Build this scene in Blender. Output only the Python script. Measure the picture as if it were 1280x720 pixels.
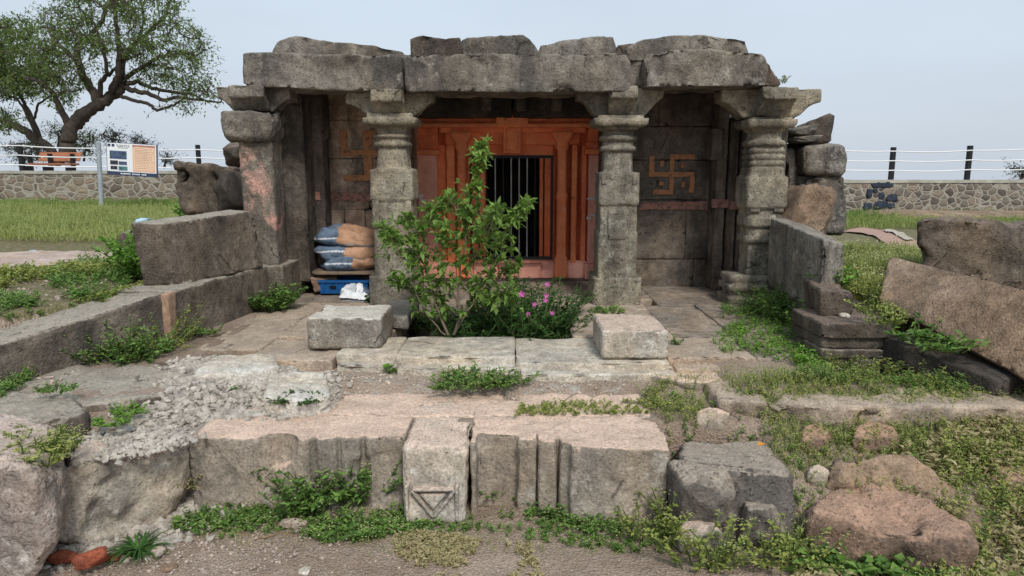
import bpy, bmesh, math, random
import numpy as np
from mathutils import Vector, Matrix
R = math.radians
rnd = random.Random(7)
S = bpy.context.scene
COL = S.collection
for o in list(bpy.data.objects): bpy.data.objects.remove(o)

# ------------------------------------------------------------------ camera, sky, sun
EYE, FPX, PITCH = 1.65, 880.0, R(9.67)
cd = bpy.data.cameras.new('camera'); cam = bpy.data.objects.new('camera', cd); COL.objects.link(cam)
cam.location = (0, 0, EYE); cam.rotation_euler = (R(90) - PITCH, 0, 0)
cd.sensor_width = 36; cd.lens = FPX / 1280 * 36; cd.clip_end = 8000; cd.clip_start = 0.05
S.camera = cam
SUN = Vector((0.28, -0.92, 1.02)).normalized()
w = bpy.data.worlds.new("World"); S.world = w; w.use_nodes = True
nt = w.node_tree; N = nt.nodes; Lk = nt.links
bg = N['Background']; bg.inputs['Strength'].default_value = 0.098
sky = N.new('ShaderNodeTexSky'); sky.sky_type = 'NISHITA'; sky.sun_disc = False
sky.sun_elevation = math.asin(SUN.z); sky.sun_rotation = math.atan2(SUN.x, SUN.y)
sky.dust_density = 4; sky.air_density = 1.2
tcw = N.new('ShaderNodeTexCoord'); sep = N.new('ShaderNodeSeparateXYZ'); Lk.new(tcw.outputs['Generated'], sep.inputs[0])
rp = N.new('ShaderNodeValToRGB'); e = rp.color_ramp.elements
e[0].position = 0.0; e[0].color = (5.9/10, 6.6/10, 7.45/10, 1)
e[1].position = 0.45; e[1].color = (6.0/10, 7.1/10, 8.3/10, 1)
Lk.new(sep.outputs[2], rp.inputs[0])
cn = N.new('ShaderNodeTexNoise'); cn.inputs['Scale'].default_value = 1.6; cn.inputs['Detail'].default_value = 4
mpw = N.new('ShaderNodeMapping'); mpw.inputs['Scale'].default_value = (1, 1, 3.5); Lk.new(tcw.outputs['Generated'], mpw.inputs[0]); Lk.new(mpw.outputs[0], cn.inputs['Vector'])
mr = N.new('ShaderNodeMapRange'); mr.inputs['To Min'].default_value = 9.0; mr.inputs['To Max'].default_value = 10.4
mr.inputs['From Min'].default_value = .3; mr.inputs['From Max'].default_value = .7; Lk.new(cn.outputs['Fac'], mr.inputs['Value'])
vm = N.new('ShaderNodeVectorMath'); vm.operation = 'SCALE'; Lk.new(rp.outputs[0], vm.inputs[0]); Lk.new(mr.outputs[0], vm.inputs['Scale'])
mx = N.new('ShaderNodeMixRGB'); mx.inputs[0].default_value = 0.9
Lk.new(sky.outputs[0], mx.inputs[1]); Lk.new(vm.outputs[0], mx.inputs[2]); Lk.new(mx.outputs[0], bg.inputs['Color'])
sl = bpy.data.lights.new('sun', 'SUN'); sl.energy = 2.2; sl.angle = R(12); sl.color = (1, .955, .89)
so = bpy.data.objects.new('sun', sl); COL.objects.link(so); so.rotation_euler = SUN.to_track_quat('Z', 'Y').to_euler(); so.location = (3, -5, 12)
S.view_settings.view_transform = 'Standard'; S.view_settings.look = 'None'; S.view_settings.exposure = 0.2; S.view_settings.gamma = 1
S.render.resolution_x, S.render.resolution_y = 1024, 576

# ------------------------------------------------------------------ places: photo direction + distance or height -> metres
def ang(py): return math.atan((py - 360) / FPX) + PITCH          # angle below the horizon
def PY(px, py, Y):
    z = EYE - Y * math.tan(ang(py)); d = Y * math.cos(PITCH) + (EYE - z) * math.sin(PITCH)
    return Vector(((px - 640) / FPX * d, Y, z))
def PZ(px, py, z): return PY(px, py, (EYE - z) / math.tan(ang(py)))
def zat(py, Y): return EYE - Y * math.tan(ang(py))

# ------------------------------------------------------------------ numpy noise
_p = np.random.RandomState(5).permutation(256); _p = np.concatenate([_p, _p, _p])
_g = np.random.RandomState(6).normal(size=(256, 3)); _g /= np.linalg.norm(_g, axis=1)[:, None]
def perlin(P):
    P = np.asarray(P, float); I = np.floor(P).astype(int); F = P - I; I &= 255; u = F*F*F*(F*(F*6-15)+10); r = 0
    for a in (0, 1):
        for b in (0, 1):
            for c in (0, 1):
                h = _p[_p[_p[(I[:, 0]+a) & 255] + ((I[:, 1]+b) & 255)] + ((I[:, 2]+c) & 255)]
                d = (_g[h] * (F - np.array([a, b, c]))).sum(1)
                wt = (u[:, 0] if a else 1-u[:, 0]) * (u[:, 1] if b else 1-u[:, 1]) * (u[:, 2] if c else 1-u[:, 2])
                r = r + d * wt
    return r * 1.5
def fbm(P, oct=4):
    r = 0; a = 1
    for i in range(oct): r = r + a * perlin(P * 2**i + 17.3*i); a *= .5
    return r

# ------------------------------------------------------------------ materials
def nn(nt, t, **k):
    n = nt.nodes.new(t)
    for a, b in k.items():
        if a.startswith('_'): n.inputs[a[1:].replace('_', ' ')].default_value = b
        else: setattr(n, a, b)
    return n
def newmat(name):
    m = bpy.data.materials.new(name); m.use_nodes = True; nt = m.node_tree
    b = nt.nodes['Principled BSDF']; b.inputs['Roughness'].default_value = .9; b.inputs['Specular IOR Level'].default_value = .2
    return m, nt, b
def rampn(nt, src, stops):
    r = nt.nodes.new('ShaderNodeValToRGB'); e = r.color_ramp.elements
    while len(e) < len(stops): e.new(.5)
    for i, (p, c) in enumerate(stops):
        e[i].position = p; e[i].color = (c, c, c, 1) if isinstance(c, (int, float)) else (*c, 1)
    nt.links.new(src, r.inputs[0]); return r.outputs[0]
def noise(nt, vec, sc, det=4, rough=.55, dist=0):
    n = nn(nt, 'ShaderNodeTexNoise', _Scale=sc, _Detail=det, _Roughness=rough, _Distortion=dist); nt.links.new(vec, n.inputs['Vector']); return n.outputs['Fac']
def mapv(nt, vec, s, l=(0, 0, 0), r=(0, 0, 0)):
    m = nt.nodes.new('ShaderNodeMapping'); m.inputs['Scale'].default_value = s; m.inputs['Location'].default_value = l; m.inputs['Rotation'].default_value = r
    nt.links.new(vec, m.inputs[0]); return m.outputs[0]
def mix(nt, f, a, b, mode='MIX'):
    m = nt.nodes.new('ShaderNodeMixRGB'); m.blend_type = mode
    for i, v in enumerate((f, a, b)):
        if hasattr(v, 'is_linked'): nt.links.new(v, m.inputs[i])
        elif isinstance(v, (int, float)): m.inputs[i].default_value = v if i == 0 else (v, v, v, 1)
        else: m.inputs[i].default_value = (*v, 1)
    return m.outputs[0]
def math_(nt, op, a, b=0.0):
    m = nt.nodes.new('ShaderNodeMath'); m.operation = op
    for i, v in enumerate((a, b)):
        if hasattr(v, 'is_linked'): nt.links.new(v, m.inputs[i])
        else: m.inputs[i].default_value = v
    return m.outputs[0]
def bump(nt, b, h, st=.5, dist=.02):
    n = nn(nt, 'ShaderNodeBump', _Strength=st, _Distance=dist); nt.links.new(h, n.inputs['Height']); nt.links.new(n.outputs[0], b.inputs['Normal'])

MAT = {}
def stone(name, c1, c2, stain=None, stain_amt=.5, lichen=(.42, .40, .34), lich=.62, dust=None, dust_amt=.8, pits=.35, bs=.6, patch=None, patch_t=.58, sc=1.0, flat=0):
    m, nt, b = newmat(name)
    tc = nt.nodes.new('ShaderNodeTexCoord'); v = mapv(nt, tc.outputs['Object'], (sc, sc, sc))
    big = noise(nt, v, 2.3, 8, .62, .4); med = noise(nt, v, 13, 6, .65); fine = noise(nt, v, 75, 3, .6); huge = noise(nt, v, .9, 3, .5)
    c = mix(nt, rampn(nt, big, [(.38, 0), (.60, 1)]), c2, c1)
    c = mix(nt, rampn(nt, noise(nt, mapv(nt, v, (1, 1, 1), (9, 2, 5)), 1.7, 6, .6, .5), [(.42, 0), (.6, .7)]), c, mix(nt, 1, c, (1.07, .97, .86) if not flat else (1, 1, 1), 'MULTIPLY'))
    c = mix(nt, .75*(1-flat), c, rampn(nt, med, [(.3, .52), (.7, 1.5)]), 'MULTIPLY')
    if stain:
        sv = mapv(nt, v, (3.2, 3.2, .7)); s = rampn(nt, noise(nt, sv, 1.0, 6, .6, .3), [(.46, 0), (.62, stain_amt)])
        c = mix(nt, s, c, stain)
    if patch:
        s = rampn(nt, noise(nt, mapv(nt, v, (1, 1, 1), (3, 7, 1)), 2.6, 9, .68, .6), [(patch_t, 0), (patch_t+.1, .85)])
        c = mix(nt, s, c, patch)
    ln = math_(nt, 'ADD', math_(nt, 'MULTIPLY', noise(nt, v, 8, 10, .78), .75), math_(nt, 'MULTIPLY', huge, .25))
    c = mix(nt, rampn(nt, ln, [(lich-.045, 0), (lich+.03, .7)]), c, lichen)
    if dust:
        g = nt.nodes.new('ShaderNodeNewGeometry'); sp = nt.nodes.new('ShaderNodeSeparateXYZ'); nt.links.new(g.outputs['Normal'], sp.inputs[0])
        f = math_(nt, 'ADD', sp.outputs[2], math_(nt, 'MULTIPLY', math_(nt, 'SUBTRACT', med, .5), 1.0))
        dc = mix(nt, rampn(nt, noise(nt, v, 5, 6, .6), [(.35, .78), (.65, 1.12)]), (0, 0, 0), dust, 'MIX')
        dc = mix(nt, 1.0, rampn(nt, noise(nt, v, 6, 8, .7), [(.3, .72), (.7, 1.12)]), dust, 'MULTIPLY')
        c = mix(nt, rampn(nt, f, [(.62, 0), (.9, dust_amt)]), c, dc)
    cr = nn(nt, 'ShaderNodeTexVoronoi', feature='DISTANCE_TO_EDGE', _Scale=1.5); nt.links.new(mix(nt, .35, v, big, 'ADD'), cr.inputs['Vector'])
    crk = rampn(nt, math_(nt, 'ADD', cr.outputs['Distance'], rampn(nt, noise(nt, v, 3.3, 3), [(.5, .05), (.6, 0)])), [(0, .25), (.012, 1)])
    c = mix(nt, .8, c, crk, 'MULTIPLY')
    vo = nn(nt, 'ShaderNodeTexVoronoi', _Scale=42.0); nt.links.new(mix(nt, .06, v, med, 'ADD'), vo.inputs['Vector'])
    pit = rampn(nt, vo.outputs['Distance'], [(.10, 0), (.34, 1)])
    pmask = rampn(nt, noise(nt, v, 21, 3, .6), [(.47, 0), (.56, 1)])
    pitm = mix(nt, pmask, (1, 1, 1), pit)
    c = mix(nt, pits, c, pitm, 'MULTIPLY')
    c = mix(nt, .8*(1-flat), c, rampn(nt, fine, [(.28, .6), (.5, 1.0), (.72, 1.45)]), 'MULTIPLY')
    nt.links.new(c, b.inputs['Base Color'])
    h = math_(nt, 'ADD', math_(nt, 'MULTIPLY', med, 1.3), math_(nt, 'MULTIPLY', fine, .5)); h = math_(nt, 'ADD', h, math_(nt, 'MULTIPLY', pitm, .35)); h = math_(nt, 'ADD', h, math_(nt, 'MULTIPLY', crk, .8)); h = math_(nt, 'ADD', h, math_(nt, 'MULTIPLY', big, 2.0))
    bump(nt, b, h, bs, .02)
    MAT[name] = m; return m
stone('basalt', (.245, .222, .188), (.135, .122, .105), (.048, .046, .045), .7, lichen=(.42, .39, .33), lich=.60, dust=(.36, .32, .265), dust_amt=.5, bs=.8)
stone('basalt_pillar', (.335, .302, .232), (.19, .168, .132), (.05, .047, .043), .65, pits=.8, lich=.60, bs=.8)
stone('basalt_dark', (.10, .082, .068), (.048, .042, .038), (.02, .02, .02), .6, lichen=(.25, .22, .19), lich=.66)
stone('basalt_brown', (.16, .128, .10), (.08, .066, .054), (.035, .031, .029), .6, lichen=(.33, .29, .24), lich=.63, dust=(.25, .19, .15), dust_amt=.6, bs=.9)
stone('basalt_wall', (.20, .168, .135), (.108, .09, .074), (.035, .032, .03), .6, lichen=(.34, .31, .25), lich=.63, dust=(.40, .355, .29), dust_amt=.85, bs=.8)
stone('basalt_pinkpaint', (.215, .19, .158), (.115, .098, .082), (.04, .038, .036), .55, patch=(.66, .36, .29), patch_t=.54)
stone('wall_painted', (.52, .40, .30), (.28, .20, .15), (.06, .05, .042), .75, patch=(.50, .27, .20), patch_t=.60, lich=.60, lichen=(.58, .52, .43))
stone('wall_dark', (.18, .152, .126), (.075, .064, .055), (.022, .02, .02), .65, patch=(.27, .175, .14), patch_t=.60, lichen=(.34, .30, .25), lich=.65)
stone('floor_stone', (.44, .35, .27), (.31, .245, .19), (.17, .14, .11), .5, lichen=(.55, .49, .41), lich=.61, pits=.2, dust=(.50, .41, .32), dust_amt=.4)
stone('floor_inner', (.34, .285, .235), (.22, .18, .145), (.13, .11, .09), .5, lichen=(.44, .40, .34), lich=.64, pits=.2)
stone('kerb_pale', (.52, .475, .40), (.40, .355, .295), (.24, .21, .18), .35, lichen=(.62, .59, .53), lich=.58, pits=.15)
stone('white_slab', (.60, .56, .49), (.46, .42, .36), (.3, .26, .22), .3, lichen=(.68, .65, .6), lich=.55, pits=.15)
stone('carved_grey', (.37, .315, .255), (.26, .22, .18), (.14, .125, .11), .5, lichen=(.5, .46, .4), lich=.60, dust=(.64, .47, .365), dust_amt=.95, pits=.25, bs=.5)
stone('carved_pale', (.50, .45, .375), (.33, .29, .245), (.16, .145, .13), .5, lichen=(.60, .57, .51), lich=.57, dust=(.62, .48, .385), dust_amt=.85)
stone('grey_broken', (.25, .218, .185), (.125, .112, .10), (.06, .056, .054), .5, lichen=(.46, .40, .32), lich=.62, dust=(.42, .35, .28), dust_amt=.75, bs=.9)
stone('pink_boulder', (.46, .36, .30), (.28, .235, .205), (.12, .11, .105), .5, lichen=(.58, .53, .47), lich=.57, dust=(.56, .45, .38), bs=.9)
stone('red_brown_rock', (.32, .215, .155), (.17, .118, .088), (.08, .06, .05), .5, lichen=(.46, .38, .30), lich=.64, dust=(.47, .30, .21), dust_amt=.8, bs=.9)
stone('brown_slab', (.33, .24, .17), (.22, .16, .115), (.13, .095, .07), .4, lichen=(.44, .36, .28), lich=.64, bs=.8)
stone('fired_brick', (.40, .115, .06), (.25, .075, .045), (.12, .05, .04), .5, lichen=(.5, .3, .22), lich=.6)
stone('orange_paint', (.95, .32, .14), (.88, .23, .095), (.50, .14, .075), .35, lichen=(.90, .50, .36), lich=.60, pits=.1, bs=.25, flat=.65)
stone('pink_paint', (.90, .46, .35), (.86, .38, .28), (.58, .21, .14), .3, lichen=(.9, .58, .48), lich=.60, pits=.1, bs=.25, flat=.6)
def paintmark(name, col, thr=.42):
    m, nt, b = newmat(name); tc = nt.nodes.new('ShaderNodeTexCoord'); v = tc.outputs['Object']
    f = rampn(nt, noise(nt, v, 26, 8, .75), [(thr, 0), (thr+.14, 1)])
    c = mix(nt, f, (.11, .088, .07), col); nt.links.new(c, b.inputs['Base Color']); MAT[name] = m
paintmark('swastika_orange', (.50, .225, .11), .36); paintmark('stripe_pink', (.40, .19, .15), .40); paintmark('chalk_white', (.72, .68, .66), .3)
def plain(name, col, rough=.7, metal=0, var=.25, sc=9, b_=.2):
    m, nt, b = newmat(name); tc = nt.nodes.new('ShaderNodeTexCoord')
    n = noise(nt, tc.outputs['Object'], sc, 6, .65)
    nt.links.new(mix(nt, 1.0, col, rampn(nt, n, [(.3, 1-var), (.7, 1+var)]), 'MULTIPLY'), b.inputs['Base Color'])
    b.inputs['Roughness'].default_value = rough; b.inputs['Metallic'].default_value = metal
    bump(nt, b, n, b_, .01); MAT[name] = m; return m
plain('black_iron', (.018, .018, .02), .45, .2); plain('bare_iron', (.30, .30, .31), .4, .5); plain('post_black', (.02, .02, .022), .6)
plain('white_cable', (.82, .82, .82), .5, 0, .05); plain('galvanised', (.42, .46, .50), .45, .4, .15)
plain('sign_white', (.80, .82, .84), .5, 0, .04); plain('sign_navy', (.045, .06, .115), .5, 0, .1); plain('sign_photo', (.07, .10, .17), .5, 0, .8, 14); plain('sign_photo_dark', (.05, .045, .06), .5, 0, .9, 22)
plain('sign_photo_green', (.10, .22, .24), .5, 0, .8, 14); plain('sign_peach', (.80, .47, .34), .5, 0, .12, 5); plain('sign_cream', (.82, .60, .42), .5, 0, .1, 5)
plain('bench_orange', (.36, .14, .07), .55, 0, .2, 6); plain('sack_blue', (.12, .165, .23), .8, 0, .45, 16, .5); plain('sack_tan', (.46, .27, .17), .85, 0, .35, 10, .5)
plain('sack_grey', (.30, .28, .26), .85, 0, .35, 12, .5); plain('sack_white', (.55, .57, .6), .8, 0, .3, 14, .4); plain('crate_blue', (.01, .085, .25), .5, 0, .25)
plain('wood_board', (.19, .14, .10), .85, 0, .4, 12); plain('tin_pink', (.45, .20, .17), .6, 0, .4, 20); plain('teal_plastic', (.01, .22, .28), .4); plain('bag_pale_blue', (.42, .62, .75), .5, 0, .2, 10)
plain('bark', (.075, .06, .05), .95, 0, .5, 9, .8); plain('stem_green', (.10, .13, .05), .8); plain('stem_brown', (.20, .155, .11), .85); plain('twig', (.24, .16, .105), .9, 0, .3)
plain('gravel_grey', (.40, .36, .31), .95, 0, .5, 18)
plain('rust_mortar', (.36, .235, .16), .95, 0, .4, 20)
plain('slot_shade', (.012, .011, .010), .95)  # near-black standing for the shade inside the crate's handle slot
def leafmat(name, a, bcol, rough=.55, tr=.35):
    m, nt, b = newmat(name); at = nt.nodes.new('ShaderNodeAttribute'); at.attribute_name = 'v'
    c = rampn(nt, at.outputs['Fac'], [(0, a), (1, bcol)]); nt.links.new(c, b.inputs['Base Color']); b.inputs['Roughness'].default_value = rough; b.inputs['Specular IOR Level'].default_value = .3
    t = nt.nodes.new('ShaderNodeBsdfTranslucent'); nt.links.new(c, t.inputs[0]); ms = nt.nodes.new('ShaderNodeMixShader'); ms.inputs[0].default_value = tr
    nt.links.new(b.outputs[0], ms.inputs[1]); nt.links.new(t.outputs[0], ms.inputs[2]); nt.links.new(ms.outputs[0], nt.nodes['Material Output'].inputs[0]); MAT[name] = m
leafmat('leaf_sapling', (.075, .16, .028), (.27, .41, .09)); leafmat('leaf_dark', (.025, .075, .018), (.07, .17, .03)); leafmat('leaf_weed', (.055, .135, .025), (.22, .36, .075))
leafmat('leaf_yellow', (.15, .22, .045), (.42, .44, .11)); leafmat('grass_pale', (.20, .27, .07), (.46, .48, .19)); leafmat('grass_dry', (.36, .30, .15), (.52, .45, .25))
leafmat('tree_leaf', (.085, .135, .035), (.22, .30, .085), tr=.45); leafmat('tree_leaf_grey', (.075, .095, .07), (.15, .17, .12), tr=.3)
leafmat('flower_cream', (.52, .52, .20), (.70, .68, .40)); leafmat('flower_pink', (.62, .12, .42), (.85, .28, .62)); leafmat('leaf_fresh', (.10, .24, .03), (.24, .42, .06)); leafmat('leaf_strap', (.03, .09, .02), (.09, .20, .04))
leafmat('leaf_orange', (.65, .25, .03), (.75, .38, .05))

# masonry of the compound wall: cells of stone in pale raised mortar
def masonry(name, sc, cols, mortar=(.36, .33, .275)):
    m, nt, b = newmat(name); tc = nt.nodes.new('ShaderNodeTexCoord'); v = mapv(nt, tc.outputs['Object'], (1, 1, 1.35))
    d = noise(nt, v, 2.2, 3, .5)
    vv = mix(nt, .16, v, mix(nt, 1, d, .5, 'SUBTRACT'), 'ADD')
    a = nn(nt, 'ShaderNodeTexVoronoi', feature='DISTANCE_TO_EDGE', _Scale=sc); a.inputs['Randomness'].default_value = .85; nt.links.new(vv, a.inputs['Vector'])
    cvo = nn(nt, 'ShaderNodeTexVoronoi', feature='F1', _Scale=sc); cvo.inputs['Randomness'].default_value = .85; nt.links.new(vv, cvo.inputs['Vector'])
    sp = nt.nodes.new('ShaderNodeSeparateColor'); nt.links.new(cvo.outputs['Color'], sp.inputs[0])
    c = rampn(nt, sp.outputs[0], cols); c = mix(nt, .8, c, rampn(nt, noise(nt, v, 18, 6, .7), [(.3, .6), (.7, 1.4)]), 'MULTIPLY')
    f = rampn(nt, math_(nt, 'ADD', a.outputs['Distance'], math_(nt, 'MULTIPLY', math_(nt, 'SUBTRACT', noise(nt, v, 12, 4, .6), .5), .05)), [(.055, 1), (.085, 0)])
    mc = mix(nt, .6, mortar, rampn(nt, noise(nt, v, 9, 5, .7), [(.3, .7), (.7, 1.2)]), 'MULTIPLY')
    nt.links.new(mix(nt, f, c, mc), b.inputs['Base Color']); bump(nt, b, math_(nt, 'ADD', rampn(nt, a.outputs['Distance'], [(0, .6), (.05, .5), (.08, 0), (.3, 1)]), noise(nt, v, 20, 4)), .6, .03); MAT[name] = m
masonry('masonry', 4.2, [(0, (.12, .10, .08)), (.35, (.24, .19, .14)), (.6, (.17, .145, .12)), (.8, (.30, .24, .17)), (1, (.20, .15, .13))])
masonry('masonry_blue', 5.0, [(0, (.10, .085, .075)), (.3, (.17, .14, .115)), (.55, (.23, .19, .15)), (.8, (.27, .21, .16)), (1, (.15, .13, .115))])
plain('bluestone', (.035, .045, .065), .8, 0, .4); plain('mortar', (.40, .38, .33), .95, 0, .25, 4)

# ------------------------------------------------------------------ object helpers
def tag(o, label=None, cat=None, group=None, kind=None):
    for k, v in (('label', label), ('category', cat), ('group', group), ('kind', kind)):
        if v: o[k] = v
    return o
def empty(name, loc, label=None, cat=None, group=None, kind=None):
    o = bpy.data.objects.new(name, None); COL.objects.link(o); o.location = loc; o.empty_display_size = .1
    return tag(o, label, cat, group, kind)
def link(name, me, mats, parent=None, base=None):
    V = np.empty(len(me.vertices)*3, np.float32); me.vertices.foreach_get('co', V); V = V.reshape(-1, 3)
    pl = np.array(parent.location if parent and parent.type == 'EMPTY' else (0, 0, 0))
    if parent is not None:
        wl = parent.matrix_basis.translation if parent.parent is None else parent.parent.matrix_basis.translation + parent.matrix_basis.translation
        pl = np.array(wl); base = pl; loc = (0, 0, 0)
    else:
        base = np.array(base) if base is not None else np.array([V[:, 0].mean(), V[:, 1].mean(), V[:, 2].min()]); loc = base
    V -= base; me.vertices.foreach_set('co', V.astype(np.float32).ravel())
    for m in mats if isinstance(mats, (list, tuple)) else [mats]: me.materials.append(MAT[m])
    o = bpy.data.objects.new(name, me); COL.objects.link(o); o.location = loc
    if parent is not None: o.parent = parent
    me.update(); return o
def np_mesh(V, F, smooth=True, mi=None, attr=None):
    me = bpy.data.meshes.new('m'); V = np.asarray(V, np.float32); F = np.asarray(F, np.int32); k = F.shape[1]
    me.vertices.add(len(V)); me.vertices.foreach_set('co', V.ravel()); me.loops.add(F.size); me.loops.foreach_set('vertex_index', F.ravel())
    me.polygons.add(len(F)); me.polygons.foreach_set('loop_start', np.arange(0, F.size, k, dtype=np.int32)); me.polygons.foreach_set('loop_total', np.full(len(F), k, np.int32))
    if mi is not None: me.polygons.foreach_set('material_index', np.asarray(mi, np.int32))
    me.polygons.foreach_set('use_smooth', np.full(len(F), smooth))
    if attr is not None:
        a = me.attributes.new('v', 'FLOAT', 'POINT'); a.data.foreach_set('value', np.asarray(attr, np.float32))
    me.update(calc_edges=True); me.validate(); return me
def arrays(bm, L):
    bmesh.ops.triangulate(bm, faces=bm.faces[:])
    for i in range(9):
        es = [e for e in bm.edges if e.calc_length() > L*1.3]
        if not es: break
        bmesh.ops.subdivide_edges(bm, edges=es, cuts=1); bmesh.ops.triangulate(bm, faces=[f for f in bm.faces if len(f.verts) > 3])
    bm.verts.ensure_lookup_table(); bm.verts.index_update()
    V = np.array([v.co[:] for v in bm.verts]); F = np.array([[v.index for v in f.verts] for f in bm.faces], np.int32)
    bm.free(); return V, F
def normals(V, F):
    n = np.cross(V[F[:, 1]]-V[F[:, 0]], V[F[:, 2]]-V[F[:, 0]]); o = np.zeros_like(V)
    for k in range(3): np.add.at(o, F[:, k], n)
    return o / (np.linalg.norm(o, axis=1)[:, None] + 1e-12)
def weather(V, F, erode=.6, amp=.006, scale=6, it=3, seed=0, chip=0.0):
    E = np.concatenate([F[:, [0, 1]], F[:, [1, 2]], F[:, [2, 0]]]); n = len(V); sh = seed*13.7
    deg = np.bincount(E.ravel(), minlength=n).astype(float)[:, None]
    Sm = V.copy()
    for _ in range(it):
        A = np.zeros_like(V)
        for k in range(3):
            A[:, k] = np.bincount(E[:, 0], Sm[E[:, 1], k], n) + np.bincount(E[:, 1], Sm[E[:, 0], k], n)
        Sm = .4*Sm + .6*A/deg
    wgt = np.clip(erode*(.18 + 2.1*fbm(V*5+sh, 4)), 0, 1.5)[:, None]
    V2 = V + (Sm-V)*wgt; nr = normals(V2, F)
    d = amp*fbm(V*scale+sh, 5) + amp*.5*(np.abs(fbm(V*scale*2.7+sh+3, 3))-.3)
    if chip: d -= chip*np.clip(fbm(V*3.1+sh+5, 3)-.35, 0, .25)/.25
    return V2 + nr*d[:, None]
def bmpoly(bm, verts, faces):
    vs = [bm.verts.new(v) for v in verts]
    for f in faces: bm.faces.new([vs[i] for i in f])
def addhex(bm, F, B):
    bmpoly(bm, list(F)+list(B), [(0, 1, 2, 3), (7, 6, 5, 4), (4, 5, 1, 0), (3, 2, 6, 7), (1, 5, 6, 2), (4, 0, 3, 7)])
def boxpts(x0, x1, y0, y1, z0, z1):
    return [(x0, y0, z0), (x1, y0, z0), (x1, y0, z1), (x0, y0, z1)], [(x0, y1, z0), (x1, y1, z0), (x1, y1, z1), (x0, y1, z1)]
def extr(bm, prof, fn0, fn1):            # closed profile between two mapping functions
    n = len(prof); vs = [fn0(p) for p in prof] + [fn1(p) for p in prof]
    bmpoly(bm, vs, [tuple(range(n)), tuple(range(2*n-1, n-1, -1))] + [(i, n+i, n+(i+1) % n, (i+1) % n) for i in range(n)])
CUT = []                                  # a bowl to hollow out of the next block
def rough(bm, name, mat, parent=None, base=None, L=.04, bev=.008, erode=.6, amp=.006, scale=6, seed=None, chip=0, it=3, mats=None):
    bmesh.ops.recalc_face_normals(bm, faces=bm.faces[:])
    if bev: bmesh.ops.bevel(bm, geom=bm.edges[:], offset=bev, segments=1, affect='EDGES', clamp_overlap=True)
    V, F = arrays(bm, L)
    for c_, r_, sx in CUT:
        dx = (V[:, 0]-c_[0])/sx; dz = np.minimum(V[:, 2]-c_[2], 0); ins = 1-(dx**2+dz**2)/r_**2; m_ = (ins > 0) & (V[:, 1] < c_[1]+.1); V[m_, 1] = np.maximum(V[m_, 1], c_[1]+.085*np.sqrt(ins[m_]))
    V = weather(V, F, erode, amp, scale, it, rnd.randint(0, 500) if seed is None else seed, chip)
    return link(name, np_mesh(V, F), mat, parent, base)
def hexo(name, F, B, mat, parent=None, **k):
    bm = bmesh.new(); addhex(bm, F, B); return rough(bm, name, mat, parent, **k)
def boxo(name, x0, x1, y0, y1, z0, z1, mat, parent=None, **k):
    F, B = boxpts(x0, x1, y0, y1, z0, z1); return hexo(name, F, B, mat, parent, **k)
def pxbox(px0, px1, py0, py1, Y, dY):    # box whose front face spans these photo limits at distance Y
    a = PY(px0, py1, Y); b = PY(px1, py0, Y); return a.x, b.x, Y, Y+dY, a.z, b.z
def plainbox(bm, x0, x1, y0, y1, z0, z1): F, B = boxpts(x0, x1, y0, y1, z0, z1); addhex(bm, F, B)
def bmo(bm, name, mats, parent=None, base=None, smooth=False, bev=0):
    bmesh.ops.recalc_face_normals(bm, faces=bm.faces[:])
    if bev: bmesh.ops.bevel(bm, geom=bm.edges[:], offset=bev, segments=2, affect='EDGES', clamp_overlap=True)
    me = bpy.data.meshes.new(name); bm.to_mesh(me); bm.free()
    for p in me.polygons: p.use_smooth = smooth
    return link(name, me, mats, parent, base)
_ico = {}
def ico(sub):
    if sub not in _ico:
        bm = bmesh.new(); bmesh.ops.create_icosphere(bm, subdivisions=sub, radius=1); bm.verts.ensure_lookup_table()
        _ico[sub] = (np.array([v.co[:] for v in bm.verts]), np.array([[v.index for v in f.verts] for f in bm.faces], np.int32)); bm.free()
    return _ico[sub]
def rockmesh(c, s, seed, sub=4, planes=14, rz=0, tilt=(0, 0), amp=.06, soft=55, flat=None):
    D, F = ico(sub); r = np.random.RandomState(seed); nv = r.normal(size=(planes, 3)); nv /= np.linalg.norm(nv, axis=1)[:, None]
    base = np.array([[1, 0, 0], [-1, 0, 0], [0, 1, 0], [0, -1, 0], [0, 0, 1], [0, 0, -1]], float) + r.normal(size=(6, 3))*.12
    base /= np.linalg.norm(base, axis=1)[:, None]; nv = np.concatenate([nv, base]); ds = np.concatenate([r.uniform(.82, 1.12, planes), np.full(6, .95)])
    q = np.maximum(D @ nv.T, 1e-3)/ds; inv = (q**soft).sum(1)**(1/soft); rad = 1/inv
    V = D*rad[:, None]; V *= (1+amp*fbm(D*2.3+seed, 5))[:, None]
    V = V*np.array(s); M = (Matrix.Rotation(rz, 3, 'Z') @ Matrix.Rotation(tilt[1], 3, 'Y') @ Matrix.Rotation(tilt[0], 3, 'X')); V = V @ np.array(M).T
    V += normals(V, F)*((fbm(V*5+seed, 5)*.35 + (np.abs(fbm(V*11+seed, 4))-.3)*.28)*amp*min(1, 2*min(s)))[:, None]
    return V + np.array(c), F
def rock(label, x0, y0, x1, y1, Y, dy, mat, seed, cat='boulder', name='boulder', group=None, **k):
    a = PY(x0, y1, Y); b = PY(x1, y0, Y); b.z = PY(x1, y0, Y+(1.25*dy if y0 > 250 else 0)).z; b.z = max(b.z, a.z+.02); c = ((a.x+b.x)/2, Y+dy, (a.z+b.z)/2); s = (abs(b.x-a.x)/2*1.02, dy, (b.z-a.z)/2*1.02)
    V, F = rockmesh(c, s, seed, **k); return tag(link(name, np_mesh(V, F), mat), label, cat, group)
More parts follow.
